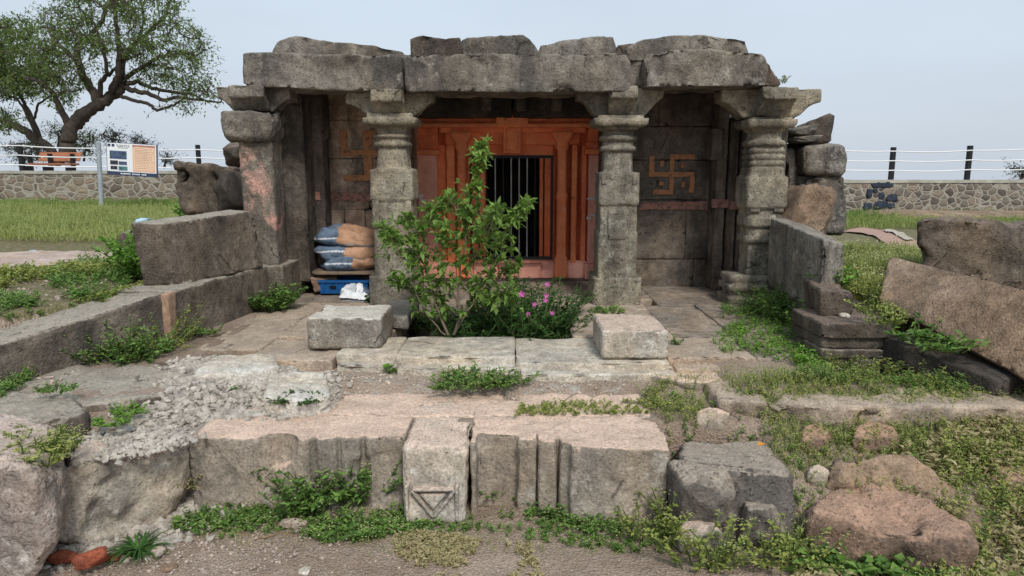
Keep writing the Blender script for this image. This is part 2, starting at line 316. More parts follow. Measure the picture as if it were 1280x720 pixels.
def tube(pts, rad, n=8):
    pts = [Vector(p) for p in pts]; V = []; F = []
    for i, p in enumerate(pts):
        t = (pts[min(i+1, len(pts)-1)] - pts[max(i-1, 0)]).normalized(); a = t.cross(Vector((.13, .97, .21))).normalized(); b = t.cross(a)
        r = rad[i] if isinstance(rad, (list, tuple)) else rad
        for k in range(n): th = 2*math.pi*k/n; V.append(p + a*math.cos(th)*r + b*math.sin(th)*r)
    for i in range(len(pts)-1):
        for k in range(n): F.append((i*n+k, i*n+(k+1) % n, (i+1)*n+(k+1) % n, (i+1)*n+k))
    return np.array([v[:] for v in V]), np.array(F, np.int32)
class Geo:                                # gathers triangles with a material index and a tint
    def __init__(s): s.V = []; s.F = []; s.M = []; s.A = []; s.n = 0
    def add(s, V, F, m=0, a=.5):
        V = np.asarray(V, float); F = np.asarray(F, np.int32)
        if F.shape[1] == 4: F = np.concatenate([F[:, [0, 1, 2]], F[:, [0, 2, 3]]])
        s.V.append(V); s.F.append(F+s.n); s.M.append(np.full(len(F), m)); s.A.append(np.broadcast_to(np.asarray(a, float), (len(V),)).copy()); s.n += len(V)
    def leaves(s, P, D, U, ln, wd, m=0, a=None, fold=.25):
        P = np.asarray(P, float); D = np.asarray(D, float); U = np.asarray(U, float); n = len(P)
        if n == 0: return
        D = D/(np.linalg.norm(D, axis=1)[:, None]+1e-9); W = np.cross(D, U); W /= (np.linalg.norm(W, axis=1)[:, None]+1e-9); Nn = np.cross(W, D)
        ln = np.broadcast_to(ln, (n,))[:, None]; wd = np.broadcast_to(wd, (n,))[:, None]
        m1 = P + D*ln*.42; sag = -np.array([0, 0, 1])*ln*.12
        V = np.stack([P, m1+W*wd*.5+Nn*wd*fold, P+D*ln*.5, m1-W*wd*.5+Nn*wd*fold, P+D*ln+sag], 1).reshape(-1, 3)
        b = np.arange(n)[:, None]*5; F = np.concatenate([b+[0, 2, 1], b+[1, 2, 4], b+[0, 3, 2], b+[2, 3, 4]], 0)
        if a is None: a = np.random.RandomState(n).rand(n)
        s.add(V, F, m, np.repeat(a, 5))
    def build(s, name, mats, parent=None, base=None, smooth=False):
        me = np_mesh(np.concatenate(s.V), np.concatenate(s.F), smooth, np.concatenate(s.M), np.concatenate(s.A)); return link(name, me, mats, parent, base)

# ------------------------------------------------------------------ the ground: one sheet
def ss(a, b, x): t = np.clip((x-a)/(b-a), 0, 1); return t*t*(3-2*t)
def leftline(y): return np.where(y > 4.63, -2.30+(y-4.63)*.12, -2.30-(4.63-y)*.5)
def H(x, y):
    x = np.asarray(x, float); y = np.asarray(y, float)
    e0 = 3.36 - .34*ss(-1.5, -2.0, x) - .08*ss(-2.0, -2.3, x); wd = .10
    z = (.36 + .13*ss(.9, 1.7, np.abs(x))*np.where(x > 0, ss(3.25, 3.75, y), ss(3.55, 4.1, y+.6*ss(1.4, 1.9, -x)))) * ss(e0-.02, e0+wd, y)
    rt = ss(1.12, 1.32, x); z = z*(1-rt) + rt*.48*np.clip((y-2.70)/1.0, 0, 1)
    z = z - .12*ss(1.75, 1.9, x)*(x < 2.9)*ss(3.72, 3.82, y)*(y < 4.45)
    z = z + .06*ss(3.82, 3.95, y)*(np.abs(x) < 1.1)*(y < 4.3)
    z = z - .10*ss(4.2, 4.4, y)*(np.abs(x) < 1.95)*(y < 9)
    z = z + (.80-.48)*ss(-.02, .16, leftline(y)-.18-x)*ss(3.25, 3.6, y)*(1-.18*ss(8, 16, y))
    z = z + .20*ss(2.55, 2.8, x)*ss(3.7, 4.1, y)*(1-ss(8, 16, y)*1.0)
    terr = np.where(x < 0, 1.34, 1.12); z = np.where(y > 17.35, terr + (z-terr)*ss(17.5, 17.35, y), z)
    z = z - np.clip(y-25, 0, 170)*.35
    z = z - np.clip(np.abs(x)-26, 0, 150)*.35*(y <= 25)
    P = np.stack([x, y, x*0], -1).reshape(-1, 3); near = np.clip(12/(1+np.abs(P[:, 1])), 0, 1)
    nz = (.018*fbm(P*1.3, 3) + .008*fbm(P*7, 3))*near
    return z + nz.reshape(x.shape)
def h1(x, y): return float(H(np.array([x]), np.array([y]))[0])
def axis(segs):
    o = []
    for a, b, n in segs: o += list(np.linspace(a, b, n, endpoint=False))
    return np.array(o + [segs[-1][1]])
xs = axis([(-3000, -400, 8), (-400, -60, 10), (-60, -14, 16), (-14, -4.6, 40), (-4.6, 4.6, 330), (4.6, 14, 40), (14, 60, 16), (60, 400, 10), (400, 3000, 8)])
ys = axis([(-3000, -200, 6), (-200, -10, 10), (-10, 1.4, 20), (1.4, 5.0, 150), (5, 9, 60), (9, 17.2, 60), (17.2, 17.6, 6), (17.6, 30, 12), (30, 200, 12), (200, 3500, 10)])
X, Yg = np.meshgrid(xs, ys); Zg = H(X, Yg); nx, ny = len(xs), len(ys)
V = np.stack([X, Yg, Zg], -1).reshape(-1, 3); idx = np.arange(nx*ny).reshape(ny, nx)
F = np.stack([idx[:-1, :-1], idx[:-1, 1:], idx[1:, 1:], idx[1:, :-1]], -1).reshape(-1, 4)
def inpoly(poly, x, y):
    r = np.zeros(x.shape, bool); n = len(poly)
    for i in range(n):
        x0, y0 = poly[i]; x1, y1 = poly[(i+1) % n]
        if y0 == y1: continue
        c = ((y0 > y) != (y1 > y)) & (x < (x1-x0)*(y-y0)/(y1-y0)+x0); r ^= c
    return r
def gpoly(px, z=.40): return [tuple(PZ(a, b, z)[:2]) for a, b in px]
GRAVEL = gpoly([(235, 462), (345, 455), (420, 480), (412, 508), (322, 515), (245, 556), (150, 575), (62, 592), (15, 578), (40, 545), (130, 542), (215, 505), (205, 470)], .42)
GRAVEL2 = gpoly([(395, 468), (760, 470), (800, 488), (410, 490)], .41)
grav = (inpoly(GRAVEL, X, Yg)*1.0 + inpoly(GRAVEL2, X, Yg)*.45)
for _ in range(3): grav[1:-1, 1:-1] = (grav[1:-1, 1:-1]*2+grav[:-2, 1:-1]+grav[2:, 1:-1]+grav[1:-1, :-2]+grav[1:-1, 2:])/6
grass = np.clip(ss(3.5, 4.2, Yg)*((X < leftline(Yg)-.3)*1.0) + (X > 2.5)*ss(3.9, 4.4, Yg) + (Yg > 9), 0, 1) * (1-.0*X)
grass = np.maximum(grass, .45*ss(1.3, 2.0, X)*ss(2.5, 3.2, Yg))
me = np_mesh(V, F, True)
ca = me.color_attributes.new('zone', 'FLOAT_COLOR', 'POINT')
ca.data.foreach_set('color', np.stack([grav.ravel(), grass.ravel(), np.zeros(nx*ny), np.ones(nx*ny)], -1).astype(np.float32).ravel())
m, nt, b = newmat('soil'); tc = nt.nodes.new('ShaderNodeTexCoord'); v = tc.outputs['Object']
at = nt.nodes.new('ShaderNodeAttribute'); at.attribute_name = 'zone'; sp = nt.nodes.new('ShaderNodeSeparateColor'); nt.links.new(at.outputs['Color'], sp.inputs[0])
n1 = noise(nt, v, 1.7, 8, .6); n2 = noise(nt, v, 16, 8, .7); n3 = noise(nt, v, 110, 3, .6)
dirt = mix(nt, rampn(nt, n1, [(.35, 0), (.65, 1)]), (.285, .21, .155), (.43, .335, .265)); dirt = mix(nt, rampn(nt, n2, [(.55, 0), (.68, .6)]), dirt, (.44, .37, .31))
gsoil = mix(nt, rampn(nt, n2, [(.35, 0), (.65, 1)]), (.11, .115, .04), (.30, .245, .15))
gr = mix(nt, rampn(nt, n2, [(.35, 0), (.65, 1)]), (.27, .235, .20), (.46, .42, .36))
ed = math_(nt, 'MULTIPLY', math_(nt, 'SUBTRACT', n2, .5), 1.4)
c = mix(nt, rampn(nt, math_(nt, 'ADD', sp.outputs[1], ed), [(.42, 0), (.6, 1)]), dirt, gsoil)
c = mix(nt, rampn(nt, math_(nt, 'ADD', sp.outputs[0], ed), [(.42, 0), (.62, 1)]), c, gr)
vo = nn(nt, 'ShaderNodeTexVoronoi', _Scale=70.0); nt.links.new(v, vo.inputs['Vector'])
c = mix(nt, .8, c, rampn(nt, n3, [(.3, .65), (.7, 1.35)]), 'MULTIPLY')
nt.links.new(c, b.inputs['Base Color']); bump(nt, b, math_(nt, 'ADD', math_(nt, 'ADD', n2, math_(nt, 'MULTIPLY', n3, .5)), math_(nt, 'MULTIPLY', vo.outputs['Distance'], .6)), .9, .025); MAT['soil'] = m
tag(link('ground', me, 'soil', base=(0, 0, 0)), kind='structure')

# paths beyond the temple
def sheet(name, pts, z_of, mat, lift=.02, n=24):
    # a strip over the ground between two edge lines
    A, B = pts; V = []; F = []
    for i in range(n+1):
        t = i/n
        for j in range(7):
            s = j/6; p = A(t).lerp(B(t), s); V.append((p.x, p.y, z_of(p.x, p.y)+lift))
    for i in range(n):
        for j in range(6): a = i*7+j; F.append((a, a+1, a+8, a+7))
    return tag(link(name, np_mesh(V, F), mat, base=(0, 0, 0)), kind='structure')
def poly2(P):
    P = [Vector(p) for p in P]
    def f(t): k = min(int(t*(len(P)-1)), len(P)-2); return P[k].lerp(P[k+1], t*(len(P)-1)-k)
    return f
m, nt, b = newmat('red_paving'); tc = nt.nodes.new('ShaderNodeTexCoord'); br = nn(nt, 'ShaderNodeTexBrick', _Scale=4.0); br.inputs['Color1'].default_value = (.40, .23, .17, 1); br.inputs['Color2'].default_value = (.33, .18, .14, 1); br.inputs['Mortar'].default_value = (.5, .42, .36, 1)
nt.links.new(tc.outputs['Object'], br.inputs['Vector']); nt.links.new(br.outputs['Color'], b.inputs['Base Color']); MAT['red_paving'] = m
stone('path_pink', (.52, .42, .36), (.40, .31, .26), (.3, .22, .18), .3, lichen=(.6, .55, .5), lich=.6)
sheet('path', (poly2([PZ(1075, 287, .52), PZ(1110, 294, .52), PZ(1145, 312, .56), PZ(1190, 330, .6)]), poly2([PZ(1055, 296, .52), PZ(1090, 305, .52), PZ(1110, 322, .56), PZ(1140, 345, .6)])), h1, 'red_paving', .03)
sheet('path_edge', (poly2([PZ(1110, 294, .52), PZ(1122, 300, .52), PZ(1142, 312, .56)]), poly2([PZ(1102, 297, .52), PZ(1115, 304, .52), PZ(1132, 315, .56)])), h1, 'kerb_pale', .05)
sheet('path', (poly2([PZ(-160, 322, .78), PZ(0, 324, .78), PZ(60, 321, .78), PZ(142, 322, .78)]), poly2([PZ(-160, 346, .8), PZ(0, 343, .8), PZ(60, 338, .8), PZ(145, 334, .8)])), h1, 'path_pink', .03)

# ------------------------------------------------------------------ compound wall, cable fences
def wallthing(x0, x1, Y, ztop, mat, label, blues=False):
    t = empty('compound_wall', ((x0+x1)/2, Y, .4), label, 'wall')
    bm = bmesh.new(); plainbox(bm, x0, x1, Y, Y+.4, .0, ztop-.07); bmo(bm, 'wall_face', mat, t)
    bm = bmesh.new(); plainbox(bm, x0-.01, x1+.01, Y-.02, Y+.42, ztop-.07, ztop); V_, F_ = arrays(bm, .25); V_ = V_+np.stack([V_[:, 0]*0, V_[:, 0]*0, .012*fbm(V_*3, 2)], -1)
    link('coping', np_mesh(V_, F_, False), 'mortar', t)
    if blues:
        for (px, py, sx, sy) in [(1095, 231, 13, 7), (1109, 231, 16, 7), (1087, 242, 7, 11), (1102, 245, 8, 8), (1115, 247, 13, 9), (1085, 258, 11, 8), (1101, 256, 17, 10), (1114, 257, 9, 6), (1084, 268, 14, 7), (1094, 238, 6, 6)]:
            p = PY(px, py, Y); V_, F_ = rockmesh((p.x, Y, p.z), (sx/2/FPX*Y*1.05, .022, sy/2/FPX*Y*1.15), px, sub=3, planes=9); link('dark_stone', np_mesh(V_, F_), 'bluestone', t)
wallthing(-26, -3.0, 17, 1.585, 'masonry', 'rubble masonry boundary wall with pale mortar behind the grass on the left')
wallthing(3.0, 26, 17, 1.37, 'masonry_blue', 'lower rubble masonry boundary wall on the right with a few blue grey stones', True)
def fence(Y, posts, cab, label, r=.045, rc=.014):
    t = empty('cable_fence', (PY(posts[0][0], 200, Y).x, Y, 1.4), label, 'fence')
    for (px, y0, y1) in posts:
        a = PY(px, y0, Y); bm = bmesh.new(); plainbox(bm, a.x-r, a.x+r, Y-r, Y+r, PY(px, y1, Y).z-.15, a.z); bmo(bm, 'post', 'post_black', t, bev=.006)
    for c in cab:
        P = []
        for i in range(len(c)-1):
            for k in range(6):
                s = k/6; q = PY(c[i][0], c[i][1], Y-.05).lerp(PY(c[i+1][0], c[i+1][1], Y-.05), s); q.z -= .03*4*s*(1-s); P.append(q)
        P.append(PY(*c[-1], Y-.05)); g = Geo(); g.add(*tube(P, rc, 6)); g.build('cable', 'white_cable', t, smooth=True)
fence(17.3, [(-95, 177, 212), (24, 179, 212), (137, 180, 212), (247, 181, 212), (360, 182, 212)], [[(-95, 177), (24, 182), (137, 185), (247, 187), (360, 188)], [(-95, 190), (24, 194), (137, 196), (247, 197), (360, 198)], [(-95, 203), (24, 206), (137, 208), (247, 208), (360, 209)]], 'white cable fence with black posts above the left boundary wall')
fence(17.3, [(1020, 187, 226), (1117, 184, 226), (1213, 182, 226), (1310, 179, 226)], [[(1020, 186), (1117, 189), (1213, 188), (1310, 184)], [(1020, 199), (1117, 201), (1213, 200), (1310, 198)], [(1020, 210), (1117, 213), (1213, 212), (1310, 210)]], 'white cable fence with black posts above the right boundary wall', .05)

# bench behind the wall
t = empty('park_bench', PY(63, 212, 18), 'orange slatted park bench beyond the left wall under the tree', 'bench')
for nm, ya, yb, dy in (('backrest', 190, 195.5, .32), ('backrest', 197, 201.5, .27), ('seat', 203, 206.5, .0)):
    a = PY(38, yb, 18); c = PY(91, ya, 18); bm = bmesh.new()
    if nm == 'seat': plainbox(bm, a.x, c.x, 18-.15, 18+.28, a.z, a.z+.05)
    else: addhex(bm, [(a.x, 18+dy, a.z), (c.x, 18+dy, a.z), (c.x, 18.04+dy, c.z), (a.x, 18.04+dy, c.z)], [(a.x, 18.04+dy, a.z), (c.x, 18.04+dy, a.z), (c.x, 18.08+dy, c.z), (a.x, 18.08+dy, c.z)])
    bmo(bm, nm, 'bench_orange', t, bev=.01)
for px in (38, 63, 91):
    a = PY(px, 192, 18.2); bm = bmesh.new(); plainbox(bm, a.x-.035, a.x+.035, 18.12, 18.22, 1.3, a.z); plainbox(bm, a.x-.03, a.x+.03, 17.88, 18.13, 1.3, PY(px, 207, 18).z-.01); bmo(bm, 'leg', 'black_iron', t)

# information board on its pole
sY = 14.6; p0 = PY(128, 279, sY)
t = empty('information_board', p0, 'tilted white information board with photographs and a peach text panel on a grey pole', 'sign')
g = Geo(); g.add(*tube([PY(128, 280, sY), PY(125.5, 230, sY), PY(123, 178, sY)], .045, 10)); g.build('pole', 'galvanised', t, smooth=True)
bx = [PY(133, 177.5, sY-.06), PY(196.5, 181, sY-.06), PY(197, 222, sY-.06), PY(134.5, 218, sY-.06)]
def sgn(u0, v0, u1, v1, lift, mat, name='panel', par=None, u0b=None, u1b=None):
    def q(u, v, d): p = bx[0].lerp(bx[1], u).lerp(bx[3].lerp(bx[2], u), v); return (p.x, p.y-d, p.z)
    return hexs([q(u0, v1, lift), q(u1, v1, lift), q(u1, v0, lift), q(u0, v0, lift)], [q(u0, v1, -.02), q(u1, v1, -.02), q(u1, v0, -.02), q(u0, v0, -.02)], name, mat, par or t)
def hexs(F_, B_, name, mat, par): bm = bmesh.new(); addhex(bm, F_, B_); return bmo(bm, name, mat, par)
board = sgn(0, 0, 1, 1, .012, 'sign_navy', 'board')
sgn(.012, .015, .985, .885, .016, 'sign_white', 'white_panel')
for r_, mt in (((.065, .25, .40, .50), 'sign_photo'), ((.07, .55, .225, .68), 'sign_photo_dark'), ((.24, .57, .40, .68), 'sign_photo'), ((.075, .72, .21, .83), 'sign_photo_dark'), ((.23, .72, .41, .85), 'sign_photo_green')): sgn(r_[0], r_[1], r_[2], r_[3], .019, mt, 'photograph')
sgn(.52, .045, .965, .86, .019, 'sign_peach', 'peach_panel'); sgn(.55, .10, .94, .80, .022, 'sign_cream', 'text_area')
sgn(.52, .045, .965, .10, .0225, 'tin_pink', 'heading_band')
bm = bmesh.new()
def sb(bm, u0, v0, u1, v1, l):
    def q(u, v, d): p = bx[0].lerp(bx[1], u).lerp(bx[3].lerp(bx[2], u), v); return (p.x, p.y-d, p.z)
    addhex(bm, [q(u0, v1, l), q(u1, v1, l), q(u1, v0, l), q(u0, v0, l)], [q(u0, v1, -.01), q(u1, v1, -.01), q(u1, v0, -.01), q(u0, v0, -.01)])
for k in range(13):
    v_ = .14+k*.05; u = .57
    while u < .90: wl = rnd.uniform(.02, .05); sb(bm, u, v_, min(u+wl, .925), v_+.013, .024); u += wl+.014
bmo(bm, 'text_lines', 'tin_pink', t)
bm = bmesh.new()
for (v_, a, c_) in ((.065, .20, .44), (.105, .22, .46), (.145, .24, .40)):
    u = a
    while u < c_: wl = rnd.uniform(.02, .045); sb(bm, u, v_, u+wl, v_+.018, .018); u += wl+.014
bmo(bm, 'heading', 'sign_photo_dark', t)
bm = bmesh.new(); u = .27
while u < .76:
    wl = rnd.uniform(.015, .035)
    if not (.45 < u < .48 or .63 < u < .67): sb(bm, u, .925, u+wl, .955+rnd.uniform(0, .01), .014)
    u += wl+.008
bmo(bm, 'footer_text', 'sign_white', t)
bm = bmesh.new(); sb(bm, .028, .045, .085, .13, .018); sb(bm, .11, .045, .165, .13, .018); bmo(bm, 'emblem', 'sign_navy', t)

exec_marker = 0
# ------------------------------------------------------------------ the temple
T = empty('stone_temple', (0, 6.5, .5), 'small ruined grey stone temple with four carved pillars and an orange painted doorway', 'temple')
Z0 = .5
def loft(name, cx, cy, secs, mat, parent, L=.018, rot=0, **k):
    n = 72; th = np.arange(n)*2*math.pi/n + rot; rows = []
    for i in range(len(secs)-1):
        (za, ha, ea), (zb, hb, eb) = secs[i], secs[i+1]; d = math.hypot(zb-za, hb-ha); m_ = max(1, int(d/L))
        for j in range(m_): s = j/m_; rows.append((za+(zb-za)*s, ha+(hb-ha)*s, ea if s < .5 else eb))
    rows.append(secs[-1]); V = []
    for z, h, ex in rows:
        c_, s_ = np.cos(th-rot), np.sin(th-rot); r_ = h/((np.abs(c_)**ex+np.abs(s_)**ex)**(1/ex)); V.append(np.stack([cx+r_*np.cos(th), cy+r_*np.sin(th), np.full(n, z)], -1))
    V = np.concatenate(V); m_ = len(rows); F = []
    for i in range(m_-1):
        for j in range(n): a, b_ = i*n+j, i*n+(j+1) % n; F += [(a, b_, b_+n), (a, b_+n, a+n)]
    c0, c1 = len(V), len(V)+1; V = np.concatenate([V, [[cx, cy, rows[0][0]], [cx, cy, rows[-1][0]]]])
    for j in range(n): F += [(c0, (j+1) % n, j), (c1, (m_-1)*n+j, (m_-1)*n+(j+1) % n)]
    F = np.array(F, np.int32); V = weather(V, F, k.get('erode', .12), k.get('amp', .004), 7, 1, rnd.randint(0, 400), k.get('chip', .004)); return link(name, np_mesh(V, F), mat, parent)
def bracket(name, cx, cy, zb, zt, h, armw, mat, par, ty=None, lip=.10, hy=None):
    bm = bmesh.new(); hy = hy or h
    def prof(H_, dz):
        pts = [(-H_, zt-dz), (-H_, zt-lip)]
        for k in range(1, 6): s = k/6; pts.append((-H_+(H_*.45)*s, zt-lip-(zt-lip-zb)*(1-math.cos(s*math.pi/2))*1.0))
        pts.append((-H_*.55+.005, zb+dz)); return pts + [(-x, z) for x, z in reversed(pts)]
    extr(bm, prof(h, 0), lambda p: (cx+p[0], cy-armw, p[1]), lambda p: (cx+p[0], cy+armw, p[1]))
    extr(bm, prof(hy, .004), lambda p: (cx-armw*1.15, cy+p[0], p[1]), lambda p: (cx+armw*1.15, cy+p[0], p[1]))
    return rough(bm, name, mat, par, L=.028, bev=.008, erode=.6, amp=.008, chip=.02, it=2)
YP = 6.06; K = 1/FPX*5.97
def zp(py): return zat(py, 5.88)
def pillar(pxm, pym, base, shaft, brk, mat='basalt_pillar', tabs=()):
    cx = PY(pxm, pym, YP-.15).x; o = []
    p = shaft
    sh = loft('pillar', cx, YP, [(zp(y), w_/2*K, e_) for y, w_, e_ in shaft], mat, T)
    if base:
        y0, y1, w_ = base; q = loft('pillar_base', cx, YP, [(Z0-.02, w_/2*K, 16), (zp(y1), w_/2*K, 16)], mat, sh, chip=.012)
    y0, y1, hw, aw, bm_ = brk
    bracket('bracket_capital', cx, YP, zp(y0), zp(y1)-.002, hw*K, aw*K, bm_, sh, hy=hw*K*.80)
    for (dx, ya, yb, w_, d) in tabs:
        bm = bmesh.new(); plainbox(bm, cx+(dx-w_/2)*K, cx+(dx+w_/2)*K, YP-d*K, YP-d*K+.06, zp(yb), zp(ya)); rough(bm, 'carved_tab', mat, sh, L=.03, bev=.004, amp=.003, erode=.5)
    return sh, cx
secs = [(349, 49, 16), (292, 49, 16), (291, 46.5, 16), (257, 46.5, 16), (256, 50, 16), (216, 50, 16), (214.5, 38, 3), (189, 37, 2.2), (188.5, 43, 2.1), (185, 46, 2), (182, 43, 2), (181.5, 39, 2), (176, 39, 2), (175.5, 44, 2), (172, 48, 2), (169, 44, 2), (168.5, 38, 2), (164, 37, 2), (162, 42, 2.2), (161.5, 50, 3), (158, 50, 3), (157.5, 60, 14), (155, 65, 16), (148, 66, 16), (147.5, 56, 16), (144, 55, 16)]
pillar(773, 270, (382, 347, 61), secs, (145, 108, 53, 14, 'basalt_pillar'), tabs=[(0, 262, 300, 26, 25.2), (-19, 216, 232, 6, 26.5), (19, 216, 232, 6, 26.5)])
secs2 = [(384, 49, 16), (252, 49, 16), (250, 54, 16), (212, 53, 16), (210, 40, 5), (184, 37, 4), (183.5, 43, 3), (180, 47, 3), (177, 44, 3), (176.5, 39, 3), (172, 39, 3), (171, 45, 3), (168, 45, 3), (167, 38, 3), (160, 40, 4), (157, 50, 6), (156.5, 60, 12), (153, 65, 16), (147, 66, 16), (146.5, 56, 16), (141, 55, 16)]
sh2, cx2 = pillar(491, 280, (392, 345, 62), secs2, (143, 112, 54, 16, 'basalt_pillar'), tabs=[(-20, 250, 285, 8, 26.5), (20, 250, 285, 8, 26.5)])
secs4 = [(346, 42, 14), (305, 42, 14), (304, 50, 14), (296, 50, 14), (295, 45, 14), (285, 45, 14), (284, 52, 14), (272, 52, 14), (271, 49, 14), (262, 49, 14), (260, 58, 16), (222, 57, 16), (219, 50, 14), (215, 48, 14)] + [z for k in range(4) for z in ((214-k*8, 48, 10), (210-k*8, 48, 10), (209-k*8, 44, 10), (207-k*8, 44, 10))] + [(182.5, 48, 3), (182, 54, 3), (178, 58, 2.4), (175, 54, 2.4), (174, 47, 2.4), (165, 45, 2.4), (163, 52, 3), (160, 54, 3), (159.5, 62, 14), (155, 68, 16), (149, 69, 16), (148.5, 58, 16), (146, 58, 16)]
secs4 = [(a, b_*.88, c_) for a, b_, c_ in secs4]
sh4, cx4 = pillar(957, 275, None, secs4, (147, 110, 60, 18, 'basalt_pillar'), tabs=[(-14, 256, 266, 12, 24.5), (15, 256, 266, 12, 24.5)])
bx4 = PY(934, 365, YP-.15).x
loft('pillar_base', bx4+.02, YP, [(Z0-.02, 27*K, 12), (zp(372), 28*K, 12), (zp(371), 23*K, 8), (zp(366), 23*K, 8), (zp(364), 28*K, 6), (zp(357), 28*K, 6), (zp(356), 24*K, 8), (zp(351), 26*K, 8), (zp(345), 25*K, 12)], 'basalt_pillar', sh4)
# left pillar stands on the parapet plinth
cx1 = PY(322, 260, 5.9).x
sh1 = loft('pillar', cx1, YP, [(.78, 20*K, 14), (zp(176), 20.5*K, 14)], 'basalt_pinkpaint', T, chip=.01, amp=.007, erode=.5)
loft('pillar_capital', cx1-.04, YP, [(zp(176), 26*K, 10), (zp(170), 31*K, 6), (zp(150), 34*K, 5), (zp(140), 33*K, 6), (zp(139), 31*K, 8)], 'basalt', sh1, chip=.03, amp=.02)
bracket('bracket_capital', cx1-.0, YP, zp(139), zp(107), 44*K, 18*K, 'basalt', sh1, hy=42*K)

def pxpoly(name, pts, Y, dY, mat, par=T, zb=0, xb=0, **k):     # outline at its own distance, given real depth
    bm = bmesh.new(); P = [PY(a, b_, Y) for a, b_ in pts]
    extr(bm, P, lambda p: (p.x, p.y, p.z), lambda p: (p.x+xb, p.y+dY, p.z+zb)); return rough(bm, name, mat, par, **k)
big = dict(L=.04, bev=.006, erode=1.0, amp=.013, chip=.03, scale=5, it=4)
pxpoly('beam', [(303, 105), (325, 108), (420, 113), (505, 115), (500, 69), (400, 68), (335, 65), (303, 66)], 5.80, .50, 'basalt', **big)
pxpoly('beam', [(507, 114), (640, 115), (789, 114), (790, 92), (787, 66), (640, 68), (505, 68)], 5.77, .52, 'basalt', **big)
pxpoly('beam', [(808, 109), (880, 108), (957, 107), (962, 85), (955, 67), (900, 62), (830, 62), (806, 68)], 5.76, .52, 'basalt', **big)
pxpoly('beam', [(768, 108), (806, 108), (806, 70), (768, 66)], 5.97, .36, 'basalt', **big)
for pts, Y, d, mt in (([(338, 66), (345, 52), (368, 44), (400, 50), (470, 57), (503, 64), (512, 74), (400, 78), (340, 74)], 5.98, 1.9, 'basalt'),
                  ([(513, 72), (512, 48), (528, 43), (556, 48), (575, 46), (580, 72)], 5.93, 1.9, 'basalt_brown'),
                  ([(570, 72), (578, 48), (620, 44), (655, 43), (668, 55), (678, 72)], 5.96, 2.2, 'basalt'),
                  ([(670, 72), (676, 57), (710, 49), (755, 44), (766, 46), (771, 58), (768, 72)], 5.88, 1.8, 'basalt'),
                  ([(770, 74), (772, 56), (800, 53), (810, 74)], 6.4, 1.5, 'basalt_brown'),
                  ([(785, 76), (784, 60), (800, 50), (840, 44), (880, 43), (934, 50), (936, 66), (935, 76)], 5.95, 1.9, 'basalt'),
                  ([(940, 100), (935, 66), (955, 72), (972, 92), (978, 104), (970, 112)], 6.1, 1.6, 'basalt_brown')):
    pxpoly('roof_slab', pts, Y, d, mt, zb=-.05, **big)
# ceiling, rear lintels
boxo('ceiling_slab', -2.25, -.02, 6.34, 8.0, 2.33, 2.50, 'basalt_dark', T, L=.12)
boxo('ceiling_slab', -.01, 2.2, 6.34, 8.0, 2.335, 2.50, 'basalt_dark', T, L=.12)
for a, b_ in ((399, 640), (642, 886)):
    x0, x1, y0, y1, z0, z1 = pxbox(a, b_, 110, 131, 7.0, .35); boxo('inner_lintel', x0, x1, 7.02, 7.4, 2.14, 2.328, 'basalt_dark', T, L=.06)
for a in (545+100, 690, 600):
    x0, x1, *_ = pxbox(a, a+14, 110, 131, 6.8, .2); boxo('ceiling_bracket', x0, x1, 6.86, 7.04, 2.19, 2.327, 'wall_dark', T, L=.05)
# back walls in courses
def courses(name, px0, px1, ys, Y, mat, seed, cuts):
    bm = bmesh.new(); rr = random.Random(seed)
    for i in range(len(ys)-1):
        c_ = [px0] + cuts[i] + [px1]
        for j in range(len(c_)-1):
            a = PY(c_[j], 270, Y).x; b_ = PY(c_[j+1], 270, Y).x; d = rr.uniform(0, .012)
            plainbox(bm, a+.002, b_-.002, Y+d, 7.7, zat(ys[i+1], Y)+.002, zat(ys[i], Y)-.002)
    return rough(bm, name, mat, T, L=.05, bev=.006, erode=.5, amp=.006, it=4)
LW = courses('back_wall', 396, 517, [112, 150, 198, 262, 292, 356], 6.85, 'wall_painted', 3, [[440], [], [462], [430, 456], []])
RW = courses('back_wall', 752, 889, [108, 158, 200, 250, 324, 362], 6.85, 'wall_dark', 9, [[820], [], [], [858], [870]])
def col(px0, px1, py0, py1, Y, d, mat, name='pilaster', par=T, **k):
    x0, x1, y0, y1, z0, z1 = pxbox(px0, px1, py0, py1, Y, d); kk = dict(L=.05, bev=.006, erode=.5, amp=.005); kk.update(k); return boxo(name, x0, x1, y0, y1, z0, z1, mat, par, **kk)
col(352, 376, 108, 352, 6.32, .35, 'wall_dark'); col(379, 400, 120, 352, 6.62, .5, 'wall_dark'); col(376, 402, 118, 172, 6.60, .4, 'wall_dark')
boxo('side_wall', -2.24, -2.05, 6.30, 8.0, .45, 2.32, 'wall_dark', T, L=.07)
boxo('side_wall', -2.09, -1.86, 6.64, 7.8, .45, 2.32, 'wall_dark', T, L=.07)
boxo('side_wall', 2.05, 2.38, 6.2, 8.0, .45, 2.12, 'wall_dark', T, L=.07)
col(889, 914, 105, 366, 6.62, .5, 'wall_dark'); col(912, 926, 150, 372, 6.42, .4, 'wall_dark'); col(884, 905, 130, 362, 6.74, .3, 'wall_dark'); col(889, 905, 160, 200, 6.58, .2, 'wall_dark')
